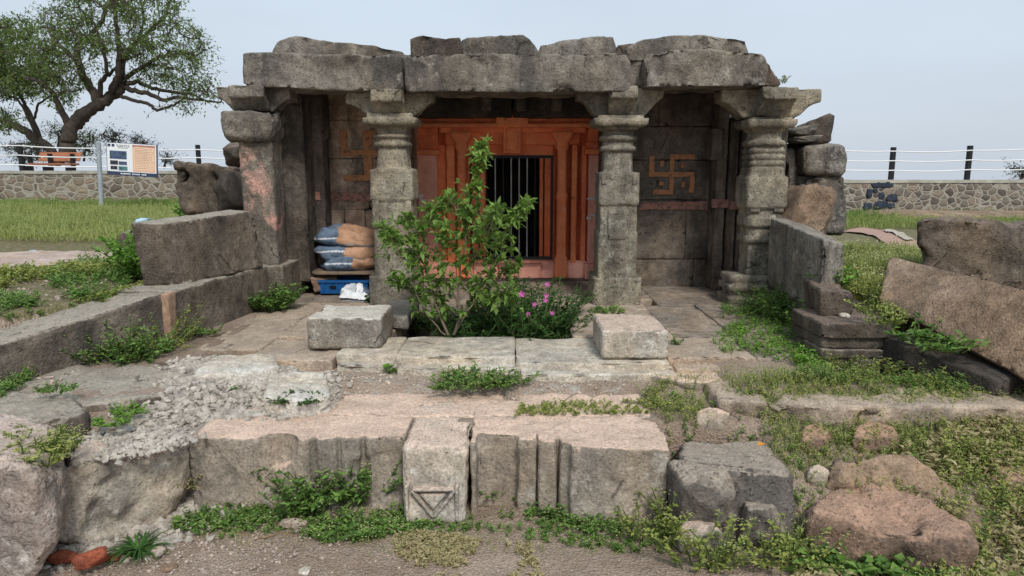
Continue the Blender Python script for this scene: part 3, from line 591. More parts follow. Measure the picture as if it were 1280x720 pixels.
# painted bands and swastikas on the walls
def paint(rects, Y, mat, name, par, px=True):
    bm = bmesh.new(); i = 0
    for a, y0, b_, y1 in rects:
        p, q = PY(a, y1, Y), PY(b_, y0, Y); plainbox(bm, p.x, q.x, Y-.004-.0012*i, Y+.02, p.z, q.z); i += 1
    bmesh.ops.recalc_face_normals(bm, faces=bm.faces[:]); V_, F_ = arrays(bm, .02); V_[:, [0, 2]] += (.005*np.stack([fbm(V_*15, 3), fbm(V_*15+9, 3)], -1))
    return link(name, np_mesh(V_, F_, False), mat, par)
YW = 6.842
paint([(836, 193, 843, 243), (811, 215, 868, 221), (811, 195, 818, 215), (843, 193, 868, 199), (861, 221, 868, 241), (816, 237, 836, 243)], YW, 'swastika_orange', 'painted_swastika', RW)
paint([(825, 201, 830, 208), (851, 203, 856, 210), (824, 227, 830, 233), (851, 228, 856, 234)], YW, 'swastika_orange', 'painted_dot', RW)
paint([(456, 163, 464, 226), (425, 188, 478, 195), (425, 163, 433, 188), (464, 163, 478, 169), (430, 219, 456, 226)], YW, 'swastika_orange', 'painted_swastika', LW)
paint([(404, 241, 470, 251)], YW, 'stripe_pink', 'painted_band', LW); paint([(800, 252, 884, 262), ], YW, 'stripe_pink', 'painted_band', RW)
paint([(379, 240, 400, 250)], 6.612, 'stripe_pink', 'painted_band', T); paint([(890, 249, 913, 260)], 6.61, 'stripe_pink', 'painted_band', T); paint([(913, 252, 926, 262)], 6.41, 'stripe_pink', 'painted_band', T)
# orange doorway
D = empty('doorway', (0, 7.3, .5)); D.parent = T; D.location = Vector((0, 7.3, .5)) - T.location
def dbox(px0, px1, py0, py1, Y, mat='orange_paint', name='jamb', d=None, **k): return col(px0, px1, py0, py1, Y, (7.6-Y) if d is None else d, mat, name, D, L=.04, bev=.005, erode=.4, amp=.003, **k)
for a in ((515, 606, 112, 353), (689, 753, 112, 353), (606, 689, 112, 195), (606, 689, 326, 353)): dbox(*a, 7.42, name='door_wall')
dbox(514, 546, 193, 345, 7.27, 'pink_paint', 'pilaster'); dbox(512, 549, 187, 193, 7.20, name='cornice'); dbox(515, 547, 159, 187, 7.29, name='pilaster'); dbox(513, 548, 330, 352, 7.22, 'pink_paint', 'pilaster_base')
for a, b_, Y, m_ in ((547, 557, 7.34, 0), (557, 560, 7.38, 0), (560, 568, 7.29, 0), (568, 571, 7.36, 0), (584, 590, 7.34, 0), (590, 606, 7.385, 1), (691, 694, 7.35, 0), (710, 713, 7.36, 0), (713, 722, 7.29, 0), (722, 725, 7.38, 0), (725, 734, 7.33, 0), (674, 680, 7.5, 1), (680, 689, 7.47, 0)):
    dbox(a, b_, 181, 328 if m_ else 346, Y, ('orange_paint', 'pink_paint')[m_] if not (a in (674, 590)) else 'orange_paint')
for a, b_ in ((571, 584), (694, 710)):
    c_ = (a+b_)/2; X_ = PY(c_, 250, 7.25).x; k_ = 7.3/FPX
    loft('door_column', X_, 7.29, [(zat(348, 7.25), 8*k_, 12), (zat(322, 7.25), 8*k_, 12), (zat(320, 7.25), 6.5*k_, 5), (zat(250, 7.25), 6.5*k_, 4), (zat(248, 7.25), 8*k_, 3), (zat(243, 7.25), 8*k_, 3), (zat(240, 7.25), 6*k_, 3), (zat(188, 7.25), 6*k_, 3), (zat(184, 7.25), 9*k_, 3), (zat(178, 7.25), 7*k_, 3), (zat(174, 7.25), 11*k_, 5), (zat(168, 7.25), 13*k_, 12), (zat(164, 7.25), 13*k_, 12)], 'orange_paint', D, L=.03, amp=.002, chip=0, erode=.3)
dbox(734, 750, 193, 345, 7.25, 'pink_paint', 'pilaster'); dbox(731, 753, 186, 193, 7.18, name='cornice'); dbox(733, 752, 178, 186, 7.23, name='cornice'); dbox(735, 751, 159, 178, 7.27, name='pilaster'); dbox(731, 753, 330, 352, 7.20, 'pink_paint', 'pilaster_base')
dbox(513, 753, 154, 159, 7.17, name='cornice'); dbox(514, 752, 133, 154, 7.26, name='lintel'); dbox(549, 733, 159, 166, 7.27, name='lintel'); dbox(557, 725, 166, 181, 7.32, name='lintel'); dbox(588, 692, 181, 195, 7.37, name='lintel')
for a in (517, 545, 566, 592, 655, 690, 716): dbox(a, a+(22 if a != 655 else 30), 136, 152, 7.24, name='lintel_panel')
dbox(620, 660, 136, 158, 7.16, name='lintel_panel'); dbox(629, 651, 156, 192, 7.22, name='lintel_block'); dbox(633, 647, 160, 188, 7.20, name='lintel_carving')
dbox(549, 733, 326, 352, 7.30, 'pink_paint', 'sill'); 
for a, b_ in ((550, 590), (592, 622), (624, 632), (634, 642), (644, 676), (692, 731)): dbox(a, b_, 329, 348, 7.26, 'pink_paint', 'sill_panel')
dbox(513, 753, 350, 356, 7.15, 'basalt_dark', 'threshold')
# chalk marks
paint([(522, 236, 524, 246), (524, 243, 529, 246), (519, 246, 527, 249), (527, 249, 533, 252), (520, 252, 524, 257), (526, 254, 528, 262)], 7.265, 'chalk_white', 'chalk_mark', D)
paint([(734, 247, 748, 250), (746, 243, 748, 254), (733, 271, 738, 274), (738, 267, 744, 270), (743, 269, 748, 272)], 7.245, 'chalk_white', 'chalk_mark', D)
# iron gate
Gt = empty('gate', (0, 7.2, .7)); Gt.parent = T; Gt.location = Vector((.1, 7.2, .7)) - T.location
bm = bmesh.new(); r_ = .012
A, Bq = PY(588, 324, 7.20), PY(692, 194, 7.20)
plainbox(bm, A.x, A.x+.028, 7.17, 7.20, A.z, Bq.z); plainbox(bm, Bq.x-.028, Bq.x, 7.17, 7.20, A.z, Bq.z); plainbox(bm, A.x+.029, Bq.x-.029, 7.172, 7.198, Bq.z-.03, Bq.z); plainbox(bm, A.x+.029, Bq.x-.029, 7.172, 7.198, A.z, A.z+.03)
bmo(bm, 'gate_frame', 'black_iron', Gt)
for px in (598, 608, 619, 629, 639, 649, 659, 669, 680): p, q = PY(px, 318, 7.185), PY(px, 200, 7.185); g = Geo(); g.add(*tube([(q.x, 7.185, A.z+.02), (q.x, 7.185, Bq.z-.02)], .008, 8)); g.build('bar', 'bare_iron' if px in (619, 639, 649, 659) else 'black_iron', Gt, smooth=True)
# dark room behind
xl, xr = PY(606, 260, 7.5).x, PY(689, 260, 7.5).x
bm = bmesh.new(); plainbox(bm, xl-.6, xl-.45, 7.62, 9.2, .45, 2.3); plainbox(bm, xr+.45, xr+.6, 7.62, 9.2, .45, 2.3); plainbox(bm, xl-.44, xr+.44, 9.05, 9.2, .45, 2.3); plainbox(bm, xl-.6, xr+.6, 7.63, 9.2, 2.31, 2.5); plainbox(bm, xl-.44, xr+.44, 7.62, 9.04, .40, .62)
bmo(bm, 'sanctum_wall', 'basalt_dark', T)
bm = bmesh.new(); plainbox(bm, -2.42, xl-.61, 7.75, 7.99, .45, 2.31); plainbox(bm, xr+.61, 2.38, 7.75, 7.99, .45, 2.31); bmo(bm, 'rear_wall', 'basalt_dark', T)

# floor slabs (with the planting pit left open)
def fl(x0, x1, y0, y1, mat='floor_stone', z=.5, th=.16, **k):
    kk = dict(L=.05, bev=.006, erode=.4, amp=.005, chip=.006, it=2); kk.update(k); return boxo('floor_slab', x0+.002, x1-.002, y0+.002, y1-.002, z-th, z+rnd.uniform(-.006, .006), mat, T, **kk)
for x0, x1, y0, y1, mt in ((-2.06, -1.05, 5.95, 6.85, 'floor_inner'), (-1.05, .25, 6.15, 7.16, 'floor_inner'), (.25, 1.25, 6.15, 7.16, 'floor_inner'), (1.25, 2.1, 5.9, 6.85, 'floor_inner'), (-1.05, -.1, 5.66, 6.15, 'floor_stone'), (-.1, 1.12, 5.66, 6.15, 'floor_stone'),
                       (.42, 1.12, 4.72, 5.66, 'floor_stone'), (1.12, 1.55, 4.25, 5.9, 'floor_inner'), (1.55, 2.06, 4.35, 5.9, 'floor_inner'), (-1.2, -.84, 4.72, 5.66, 'floor_stone'), (-1.62, -1.2, 4.72, 5.95, 'floor_stone'), (-2.05, -1.62, 4.4, 5.95, 'floor_stone')): fl(x0, x1, y0, y1, mt)
fl(-1.64, -1.1, 4.18, 4.72, 'floor_stone', .495); 
for x0, x1, y0, mt in ((-1.1, -.72, 4.13, 'kerb_pale'), (-.72, .02, 4.07, 'kerb_pale'), (.02, .95, 3.97, 'kerb_pale'), (.95, 1.5, 4.05, 'floor_stone'), (1.5, 2.05, 4.05, 'floor_inner')):
    o = fl(x0, x1, y0+.12, 4.72 if x0 < .5 else 4.72, mt, .502); fl(x0+.03, x1+.02, y0, y0+.30, mt, .465, .12)
boxo('pit_lining', -.9, -.84, 4.73, 5.66, .1, .46, 'basalt', T); boxo('pit_lining', .40, .46, 4.73, 5.66, .1, .44, 'basalt_dark', T); boxo('pit_lining', -.83, .40, 5.66, 5.74, .1, .44, 'basalt', T)
q = Vector

# parapet plinths, seat backs
def seg(name, A, B_, zb, out, mat, par=None, dz=(0, 0), **k):
    # wall piece along inner top line A (far) to B (near); zb bottom height; out = outward offset vector
    o = Vector(out); F_ = [(B_.x, B_.y, zb), (B_.x+o.x, B_.y+o.y, zb), (B_.x+o.x, B_.y+o.y, B_.z+dz[1]), (B_.x, B_.y, B_.z)]
    Bk = [(A.x, A.y, zb), (A.x+o.x, A.y+o.y, zb), (A.x+o.x, A.y+o.y, A.z+dz[0]), (A.x, A.y, A.z)]
    kk = dict(L=.045, bev=.015, erode=.9, amp=.008, chip=.02); kk.update(k); return hexo(name, F_, Bk, mat, par, **kk)
A, B_, C_ = PZ(350, 328, .84), PZ(214, 364, .84), PZ(0, 430, .72); C2 = B_.lerp(C_, 1.35)
seg('parapet_plinth', A, B_, .3, (-.4, 0, 0), 'basalt_wall', T)
seg('plinth_wall', B_+Vector((-.004, -.012, -.004)), C2, .3, (-.42, .12, 0), 'basalt_wall', T)
boxo('joint_mortar', -2.31, -2.262, 4.55, 4.66, .38, .832, 'rust_mortar', T, L=.03, bev=.004)
boxo('plinth_stone', -2.42, -1.93, 5.86, 6.5, .4, .835, 'basalt_wall', T)
fb, ft = PZ(330, 334, .84), PY(316, 264, 5.86); nb, ntp = PY(222, 358, 4.86), PY(195, 281, 4.80)
hexo('seat_back', [nb, nb+Vector((-.24, .0, 0)), ntp+Vector((-.19, .02, .015)), ntp], [fb, fb+Vector((-.24, 0, 0)), ft+Vector((-.19, 0, .015)), ft], 'basalt_wall', T, L=.03, bev=.008, erode=.8, amp=.005, chip=.012)
# right hand side
A, B_ = Vector((2.16, 5.9, .72)), Vector((2.02, 4.50, .72)); seg('parapet_plinth', A, B_, .3, (.42, 0, 0), 'basalt_dark', T)
nb, ntp = PY(1024, 392, 4.56), PY(1031, 300, 4.54); fb, ft = PY(958, 356, 5.86), PY(963, 272, 5.80)
hexo('seat_back', [nb, nb+Vector((.22, .14, .0)), ntp+Vector((.20, .14, -.04)), ntp], [fb, fb+Vector((.3, .1, 0)), ft+Vector((.25, .1, -.02)), ft], 'basalt', T, L=.03, bev=.01, erode=.9, amp=.008, chip=.02)
def pblock(name, px0, px1, yb, yt, yback, z0, mat, par=None, base_=None, X1=None, **k):
    p = PZ((px0+px1)/2, yb, z0); Y = p.y; z1 = zat(yt, Y); Yb = (EYE-z1)/math.tan(ang(yback)); a = PY(px0, yb, Y).x; b_ = PY(px1, yb, Y).x
    kk = dict(L=.025, bev=.012, erode=.8, amp=.007, chip=.02); kk.update(k); return boxo(name, a, b_, Y, Yb, z0, z1, mat, par, **kk)
stone('basalt_block', (.30, .27, .23), (.19, .17, .145), (.09, .08, .075), .4, lichen=(.46, .43, .38), lich=.6, dust=(.62, .57, .49), dust_amt=.95)
tag(pblock('stone_block', 384, 477, 437, 398, 381, .5, 'basalt_block', chip=.02), 'pale topped rectangular grey stone block at the left front of the temple floor', 'stone block', 'loose blocks on the temple floor')
tag(pblock('stone_block', 752, 835, 449, 413, 392, .505, 'carved_pale', amp=.004, chip=.01), 'square grey stone block with pinkish top in front of the right inner pillar', 'stone block', 'loose blocks on the temple floor')
tag(boxo('stone_block', PZ(470, 410, .5).x, PZ(512, 410, .5).x, 4.95, 5.6, .5, .60, 'basalt', bev=.012, L=.04, chip=.02), 'low dark stone lying behind the left front block beside the sapling', 'stone block', 'loose blocks on the temple floor')
tag(hexo('stone_block', *(lambda a: ([Vector(a[0]), Vector(a[1]), Vector(a[2]), Vector(a[3])], [Vector(v_)+Vector((.1, .5, 0)) for v_ in a]))([PY(1026, 398, 4.32), PY(1068, 394, 4.32), PY(1068, 366, 4.32), PY(1024, 362, 4.32)]), 'basalt_brown', L=.03, bev=.015, amp=.01, chip=.02), 'small square dark stone block on top of the right plinth end beside green weeds', 'stone block')
# moulded block + low beam at the right
mb = empty('moulded_plinth_block', PZ(1060, 462, .38), 'moulded dark plinth block with stepped courses at the right end of the temple floor', 'stone block')
for i, (ya, yb, dx) in enumerate(((395, 424, 0), (424, 438, 7), (438, 450, 3), (450, 478, 6))):
    Y = 4.08; a = PY(1026+dx*.4, yb, Y); b_ = PY(1098, ya+(10 if i == 0 else 0), Y); boxo('course', a.x, a.x+.42-dx*.002, Y+dx*.004, 4.55, a.z+.001, b_.z, 'basalt_wall' if i else 'basalt_brown', mb, L=.03, bev=.008, amp=.006, chip=.012)
A, B_ = PZ(1096, 420, .66), PZ(1248, 474, .56)
tag(seg('edge_beam', A+Vector((0, .05, 0)), B_, .3, (.36, .12, 0), 'basalt_dark'), 'long low dark edging stone running forward from the moulded block under the tilted slab', 'stone block')

# ------------------------------------------------------------------ right side fallen stones
def fblock(label, pts, Y, off, mat, cat='stone block', name='fallen_stone', group=None, **k):
    F_ = [PY(a, b_, Y if not isinstance(Y, (list, tuple)) else Y[i]) for i, (a, b_) in enumerate(pts)]; kk = dict(L=.045, bev=.03, erode=1.1, amp=.016, chip=.04, scale=4); kk.update(k)
    return tag(hexo(name, F_, [p+Vector(off) for p in F_], mat, **kk), label, cat, group)
gs = 'stones stacked beside the right pillar'
fblock('dark cube of rough stone, topmost of the dry stack right of the temple', [(1008, 181), (1041, 180), (1043, 141), (1012, 152)], 6.25, (.05, .5, -.02), 'basalt_brown', group=gs)
fblock('dark square rough stone, middle of the dry stack right of the temple', [(1006, 219), (1058, 219), (1060, 180), (1004, 182)], 6.15, (.05, .6, -.02), 'basalt', group=gs)
fblock('tall dark stone, lowest of the dry stack right of the temple', [(1002, 292), (1058, 296), (1058, 218), (1000, 220)], 6.2, (.05, .6, -.02), 'basalt', group=gs)
fblock('narrow upright stone wedged between the right outer pillar and the dry stack', [(984, 240), (1000, 240), (996, 184), (980, 186)], 6.3, (.05, .5, 0), 'basalt', group=gs)
rock('flat rounded stone under the right outer capital', 992, 158, 1020, 172, 6.2, .22, 'basalt', 31, group=gs)
rock('thin flat stone sticking out below the rounded one under the right outer capital', 996, 169, 1026, 179, 6.15, .22, 'basalt', 32, group=gs)
rock('small dark stone filling the gap inside the dry stack right of the temple', 984, 178, 1012, 222, 6.35, .25, 'basalt_dark', 33, group=gs)
rock('brown rounded boulder leaning between the right outer pillar and parapet', 978, 232, 1052, 330, 5.75, .38, 'brown_slab', 34, tilt=(0, .4), sub=5)
pxo = pxpoly('boulder', [(1143, 300), (1156, 322), (1150, 345), (1210, 352), (1300, 378), (1420, 400), (1420, 262), (1330, 268), (1270, 280), (1230, 275), (1180, 270), (1146, 274)], 5.2, 1.3, 'basalt_brown', None, zb=-.12, xb=.85, L=.05, bev=.03, erode=1.1, amp=.03, chip=.035, scale=3.5, it=4)
tag(pxo, 'large dark overhanging rock at the right edge in front of the boundary wall', 'boulder')
F_ = [PY(1098, 376, 4.55), PY(1340, 505, 3.25), PY(1345, 378, 3.55), PY(1112, 320, 4.95)]
Bk = [F_[0]+Vector((.16, .25, -.10)), F_[1]+Vector((.22, .30, -.12)), F_[2]+Vector((.22, .30, -.12)), F_[3]+Vector((.16, .25, -.12))]
tag(hexo('fallen_slab', F_, Bk, 'brown_slab', L=.03, bev=.006, erode=.6, amp=.004, chip=.006), 'long brown flat slab tilted down at the right edge below the large dark rock', 'stone slab')
rock('dark rock supporting the tilted brown slab at the right edge', 1180, 395, 1330, 500, 4.35, .4, 'basalt_dark', 43)

# ------------------------------------------------------------------ left side stones
fblock('broken dark boulder with a dark notch standing left of the temple wall', [(225, 266), (298, 270), (296, 206), (214, 201)], 7.3, (.15, .8, -.1), 'basalt_brown', 'boulder', 'boulder', amp=.04, chip=.12, scale=3, it=5)
rock('rounded mossy stone behind the left outer pillar above the dark boulder', 273, 176, 300, 210, 7.6, .3, 'basalt_brown', 51)
rock('dark rough stone leaning on the left outer pillar beside the notched boulder', 262, 214, 302, 270, 6.9, .3, 'basalt_dark', 52)
fblock('short dark block end standing behind leafy weeds on the left', [(148, 336), (200, 338), (200, 287), (145, 291)], 6.6, (-.05, .5, 0), 'basalt_wall', 'stone block')
rock('low long dark rock lying on the grass left of the seat back', 84, 336, 200, 392, 5.6, .35, 'basalt_wall', 54, tilt=(0, .10), sub=5)
rock('pale rounded boulder on the left beside red brick rubble', 30, 347, 74, 374, 6.0, .2, 'pink_boulder', 55)
rock('crumbled red brick lump beside the pale rounded boulder', 68, 353, 96, 371, 5.9, .14, 'fired_brick', 56, cat='brick', name='brick_lump')
rock('small red brick lump under the near end of the left seat back', 207, 352, 228, 362, 4.95, .08, 'fired_brick', 57, cat='brick', name='brick_lump')
rock('tan stone beside litter at the grass edge far left', 17, 311, 40, 324, 7.2, .14, 'brown_slab', 58)
def ghit(px, py, lift=0):              # where a line of sight first meets the ground
    Y = 2.3
    while Y < 9:
        q_ = PY(px, py, Y)
        if q_.z <= h1(q_.x, Y)+lift: return q_
        Y += .015
    return q_
def flat(label, px, z, th, mat, name='flat_stone', cat='flat stone', group=None, par=None, lift=.065, **k):
    if z == 'slope':
        P = []
        for a, b_ in px:
            P.append(ghit(a, b_, lift))
        bm = bmesh.new(); extr(bm, P, lambda p: p, lambda p: (p.x, p.y+.01, p.z-th)); kk = dict(L=.03, bev=.012, erode=.9, amp=.008, chip=.015); kk.update(k)
        return tag(rough(bm, name, mat, par, **kk), label, cat, group)
    if z is None:
        z = .4; mx_ = sum(a for a, b_ in px)/len(px); my_ = sum(b_ for a, b_ in px)/len(px)
        z = ghit(mx_, my_, .03).z
    bm = bmesh.new(); P = [PZ(a, b_, z) for a, b_ in px]; extr(bm, P, lambda p: (p.x, p.y, z), lambda p: (p.x, p.y+.01, z-th)); kk = dict(L=.03, bev=.012, erode=.9, amp=.008, chip=.015); kk.update(k)
    return tag(rough(bm, name, mat, par, **kk), label, cat, group)
flat('flat dark bedrock slab at the left below the sunken wall', [(-90, 540), (0, 512), (70, 508), (150, 502), (195, 498), (236, 472), (214, 460), (100, 457), (0, 454), (-90, 452)], .50, .25, 'basalt_wall', 'rock_slab', 'rock', L=.04, amp=.018, chip=.03)
flat('rounded dark slab at the left edge above the white flowering weeds', [(-80, 570), (0, 532), (50, 528), (118, 514), (96, 494), (0, 484), (-80, 482)], .515, .2, 'basalt_wall', 'rock_slab', 'rock', L=.03, amp=.02, chip=.03, bev=.03)
flat('pale flat stone slab at the upper edge of the gravel', [(242, 470), (300, 466), (348, 458), (345, 441), (272, 443), (250, 452)], .52, .12, 'white_slab')
flat('pale flat stone with a square end lying in the gravel near dark weeds', [(330, 498), (380, 500), (412, 494), (408, 464), (352, 462), (334, 470)], .47, .12, 'white_slab')
flat('reddish flat stone showing through the weeds right of centre', [(1066, 548), (1100, 556), (1128, 548), (1118, 530), (1086, 524), (1068, 532)], 'slope', .1, 'red_brown_rock')
flat('small brown flat stone in the yellow weeds left of the reddish one', [(1000, 548), (1030, 555), (1040, 540), (1022, 526), (1002, 530)], 'slope', .1, 'red_brown_rock')
flat('brown stone half sunk in yellow flowering weeds behind the broken grey stone', [(870, 530), (905, 535), (915, 515), (890, 505), (868, 512)], 'slope', .1, 'carved_grey')
flat('pinkish flat paving stone below the right front block', [(795, 468), (870, 478), (960, 474), (950, 456), (850, 452), (800, 455)], .45, .1, 'carved_grey')
flat('long brown rock ledge across the right below the edging stone', [(900, 500), (1050, 510), (1200, 508), (1340, 512), (1340, 484), (1200, 482), (1040, 478), (880, 474)], .46, .2, 'floor_stone', 'rock_ledge', 'rock', L=.05, amp=.02, chip=.04)
flat('pinkish paving slab in the middle of the forecourt behind the carved stones', [(410, 520), (600, 520), (815, 520), (800, 488), (600, 486), (430, 487)], .375, .12, 'carved_grey', 'paving_slab', 'paving slab')

# ------------------------------------------------------------------ foreground row of carved stones
gf = 'row of old carved stones edging the forecourt'
def rowstone(name, label, prof, z0, z1, mat, depthpts, **k):
    bm = bmesh.new(); n = len(prof); P = prof+depthpts; extr(bm, P, lambda p: (p[0], p[1], z1), lambda p: (p[0], p[1], z0))
    kk = dict(L=.022, bev=.008, erode=.8, amp=.007, chip=.012); kk.update(k); return tag(rough(bm, name, mat, **kk), label, 'carved stone', gf)
def gx(px, py=590, Y=3.22): return PY(px, py, Y).x
zt = .372
# long moulded stone (left)
yf = 3.24
prof = [(gx(236), 3.22), (gx(322), 3.20)]
prof.append((gx(345), 3.195))
prof += [(gx(372), 3.185), (gx(389), 3.185), (gx(391), 3.215), (gx(397), 3.235), (gx(399), 3.20), (gx(421), 3.20), (gx(424), 3.24), (gx(430), 3.215), (gx(450), 3.215), (gx(453), 3.26), (gx(460), 3.225), (gx(501, 590, 3.10)+.004, 3.23)]
CUT.append(((gx(350), 3.19, .345), .135, .75))
rowstone('carved_stone', 'long moulded grey stone with a round scallop cut in its face left of the triangle', prof, -.05, zt, 'carved_grey', [(gx(501, 590, 3.10)+.004, 3.80), (gx(420), 3.80), (gx(250), 3.62), (gx(236), 3.45)], L=.016)
CUT.clear()
# triangle bracket stone
cs = empty('carved_stone', (gx(545), 3.2, 0), 'upright pale stone carved with a sunken triangle in the middle of the row', 'carved stone', gf)
a, b_ = gx(501, 590, 3.10), gx(588, 590, 3.10)
F_ = [(a+.012, 3.065, .0), (b_-.03, 3.065, .0), (b_-.01, 3.13, zt-.025), (a, 3.16, zt-.018)]; Bk = [(a, 3.8, -.02), (b_, 3.8, -.02), (b_, 3.8, zt+.004), (a, 3.8, zt+.004)]
bm = bmesh.new(); addhex(bm, F_, Bk)
c1 = Vector((a+.055, 3.071, .17)); c2 = Vector((b_-.075, 3.071, .17)); c3 = Vector(((a+b_)/2-.01, 3.061, .045))
rough(bm, 'block', 'carved_pale', cs, L=.016, bev=.018, erode=1.0, amp=.008, chip=.02)
def ridge(p, q, w_, name='carved_line'):
    bm = bmesh.new(); d = (q-p).normalized(); s_ = d.cross(Vector((0, 1, 0)))*w_; f = Vector((0, -.008, 0)); bk = Vector((0, .04, 0))
    addhex(bm, [p-s_+f*.5, q-s_+f*.5, q+s_*.2+f, p+s_*.2+f], [p-s_+bk, q-s_+bk, q+s_+bk, p+s_+bk]); return rough(bm, name, 'carved_pale', cs, L=.012, bev=.002, erode=.4, amp=.002)
ridge(c1, c3, .010); ridge(c3, c2, .010); ridge(c2, c1, .007)
ridge(Vector((a+.03, 3.071, .19)), Vector((a+.035, 3.062, .02)), .010); ridge(Vector((b_-.06, 3.071, .19)), Vector((b_-.06, 3.061, .02)), .010)
c4 = [c1+Vector((.035, .004, -.02)), c2+Vector((-.035, .004, -.02)), c3+Vector((0, .004, .035))]
bm = bmesh.new(); extr(bm, [c4[0], c4[2], c4[1]], lambda p: (p.x, p.y-.008, p.z), lambda p: (p.x, p.y+.05, p.z)); rough(bm, 'carved_triangle', 'carved_pale', cs, L=.012, bev=.004, erode=.5, amp=.002)
# right long stone with ribs
prof = [(gx(588, 590, 3.10)-.004, 3.16), (gx(596), 3.16), (gx(598), 3.27), (gx(646), 3.27), (gx(647), 3.20), (gx(669), 3.185), (gx(671), 3.235), (gx(673), 3.175), (gx(694), 3.165), (gx(697), 3.22), (gx(699), 3.155), (gx(709), 3.15), (gx(712), 3.11), (gx(740), 3.09), (gx(836, 590, 3.06), 3.06)]
rowstone('carved_stone', 'long moulded stone with upright ribs right of the triangle carving', prof, -.03, zt, 'carved_grey', [(gx(843, 560, 3.06), 3.2), (gx(826, 530, 3.4), 3.45), (gx(790, 495, 3.75), 3.72), (gx(600), 3.80), (gx(588, 590, 3.10)-.004, 3.80)])
# broken grey stone
F_ = [PY(850, 690, 2.86), PY(1000, 690, 2.86), PY(992, 592, 2.95), PY(848, 575, 3.0)]; Bk = [PY(848, 620, 3.35), PY(985, 620, 3.35), PY(962, 552, 3.38), PY(850, 549, 3.38)]
V_ = F_+Bk
o = tag(hexo('carved_stone', F_, Bk, 'grey_broken', L=.02, bev=.02, erode=1.1, amp=.014, chip=.05, scale=5), 'broken dark grey stone with chipped faces at the right end of the carved row', 'carved stone', gf)
rock('dark fractured stone piece bulging at the top left of the broken grey stone', 850, 585, 930, 665, 2.84, .10, 'grey_broken', 71, name='stone_fragment', cat='stone', planes=9, amp=.03, sub=5)
rock('grey stone shard at the foot of the broken grey stone', 850, 648, 905, 696, 2.80, .08, 'carved_pale', 72, name='stone_fragment', cat='stone', planes=8)
rock('grey fractured stone piece at the right face of the broken grey stone', 928, 625, 1000, 706, 2.83, .10, 'grey_broken', 73, name='stone_fragment', cat='stone', planes=8, sub=5)
# grey boulder left
F_ = [PY(64, 688, 2.72), PY(205, 668, 2.80), PY(238, 600, 3.12), PY(62, 596, 2.82)]; 
prof = [(62, 684), (100, 692), (160, 680), (215, 650), (236, 610), (236, 558), (200, 570), (170, 580), (120, 582), (88, 574), (62, 586)]
bm = bmesh.new(); P = [PY(a, b_, 2.80+.42*max(0, (a-90)/146)) for a, b_ in prof]; extr(bm, P, lambda p: p, lambda p: (p.x*1.02, p.y+.26, p.z+.0)); 
tag(rough(bm, 'carved_stone', 'pink_boulder' if 0 else 'carved_pale', L=.018, bev=.03, erode=1.1, amp=.016, chip=.035, scale=6, it=8), 'large pale grey curved boulder at the left of the carved row', 'boulder', gf)
bm = bmesh.new(); P = [PY(a, b_, 2.52) for a, b_ in [(-70, 770), (20, 760), (66, 700), (60, 640), (56, 600), (20, 578), (-70, 570)]]; extr(bm, P, lambda p: p, lambda p: (p.x*1.12, p.y+.5, p.z+.02))
tag(rough(bm, 'carved_stone', 'pink_boulder', L=.022, bev=.04, erode=1.3, amp=.025, chip=.06, scale=3.5, it=10), 'rough pinkish boulder cut off by the left edge of the row', 'boulder', gf)
rock('small brown stone on top of the pinkish boulder at the left edge', -10, 570, 26, 592, 2.75, .08, 'red_brown_rock', 74)
rock('small brown stone stacked in the gap between the two left boulders', 42, 560, 80, 590, 2.90, .07, 'red_brown_rock', 75)
rock('tiny brown stone wedged lower in the gap between the two left boulders', 48, 588, 66, 606, 2.84, .05, 'brown_slab', 76)
flat('long reddish brown rock with a flat top at the lower right', [(1008, 645), (1100, 662), (1180, 674), (1222, 678), (1224, 664), (1184, 634), (1115, 604), (1055, 602), (1016, 620)], .20, .26, 'red_brown_rock', 'boulder', 'boulder', L=.022, bev=.03, erode=1.0, amp=.022, chip=.03, it=6)
flat('dark brown rough rock behind the long reddish one at the lower right', [(1034, 596), (1115, 602), (1184, 630), (1224, 656), (1218, 612), (1156, 572), (1085, 563), (1036, 570)], 'slope', .30, 'brown_slab', 'boulder', 'boulder', lift=.085, L=.024, bev=.03, erode=1.0, amp=.035, chip=.04, it=6)
flat('brown rock in weeds at the lower right edge', [(1232, 596), (1280, 612), (1340, 622), (1340, 572), (1270, 560), (1238, 568)], 'slope', .25, 'red_brown_rock', 'boulder', 'boulder', lift=.06, L=.03, bev=.03, erode=1.0, amp=.03, chip=.04, it=6)
flat('small grey stone among weeds between the broken stone and the brown rocks', [(1008, 592), (1030, 598), (1040, 588), (1022, 578), (1010, 582)], 'slope', .08, 'carved_pale')
for i, (a, b_, c_, d_, l_) in enumerate(((58, 686, 92, 708, 'leftmost red brick shard below the pale grey boulder'), (88, 684, 128, 714, 'largest red brick shard below the pale grey boulder'), (128, 690, 146, 704, 'smallest red brick shard next to the strap leaved weed'))):
    p = PZ((a+c_)/2, d_, .0); rock(l_, a+2, b_+4, c_-3, d_, p.y-.05*(i == 1), .03, 'fired_brick', 90+i, cat='brick', name='brick_shard', group='red brick shards', sub=3, planes=5, amp=.14, rz=i*.8)
for i, (a, b_, c_, d_, l_, mt) in enumerate(((196, 706, 216, 717, 'small tan stone on the dirt at the lower left', 'brown_slab'), (184, 684, 202, 700, 'yellowish stone beside the strap leaved weed', 'pink_boulder'), (370, 712, 385, 722, 'pale pebble at the lower edge of the dirt', 'white_slab'), (345, 648, 385, 664, 'low tan stone at the foot of the scalloped stone', 'pink_boulder'), (598, 390, 612, 396, 'small brown stone at the back rim of the planting pit', 'brown_slab'))):
    p = PZ((a+c_)/2, d_, .5 if b_ < 500 else 0); rock(l_, a, b_, c_, d_, p.y, .03, mt, 96+i, sub=3, cat='stone', name='small_stone')
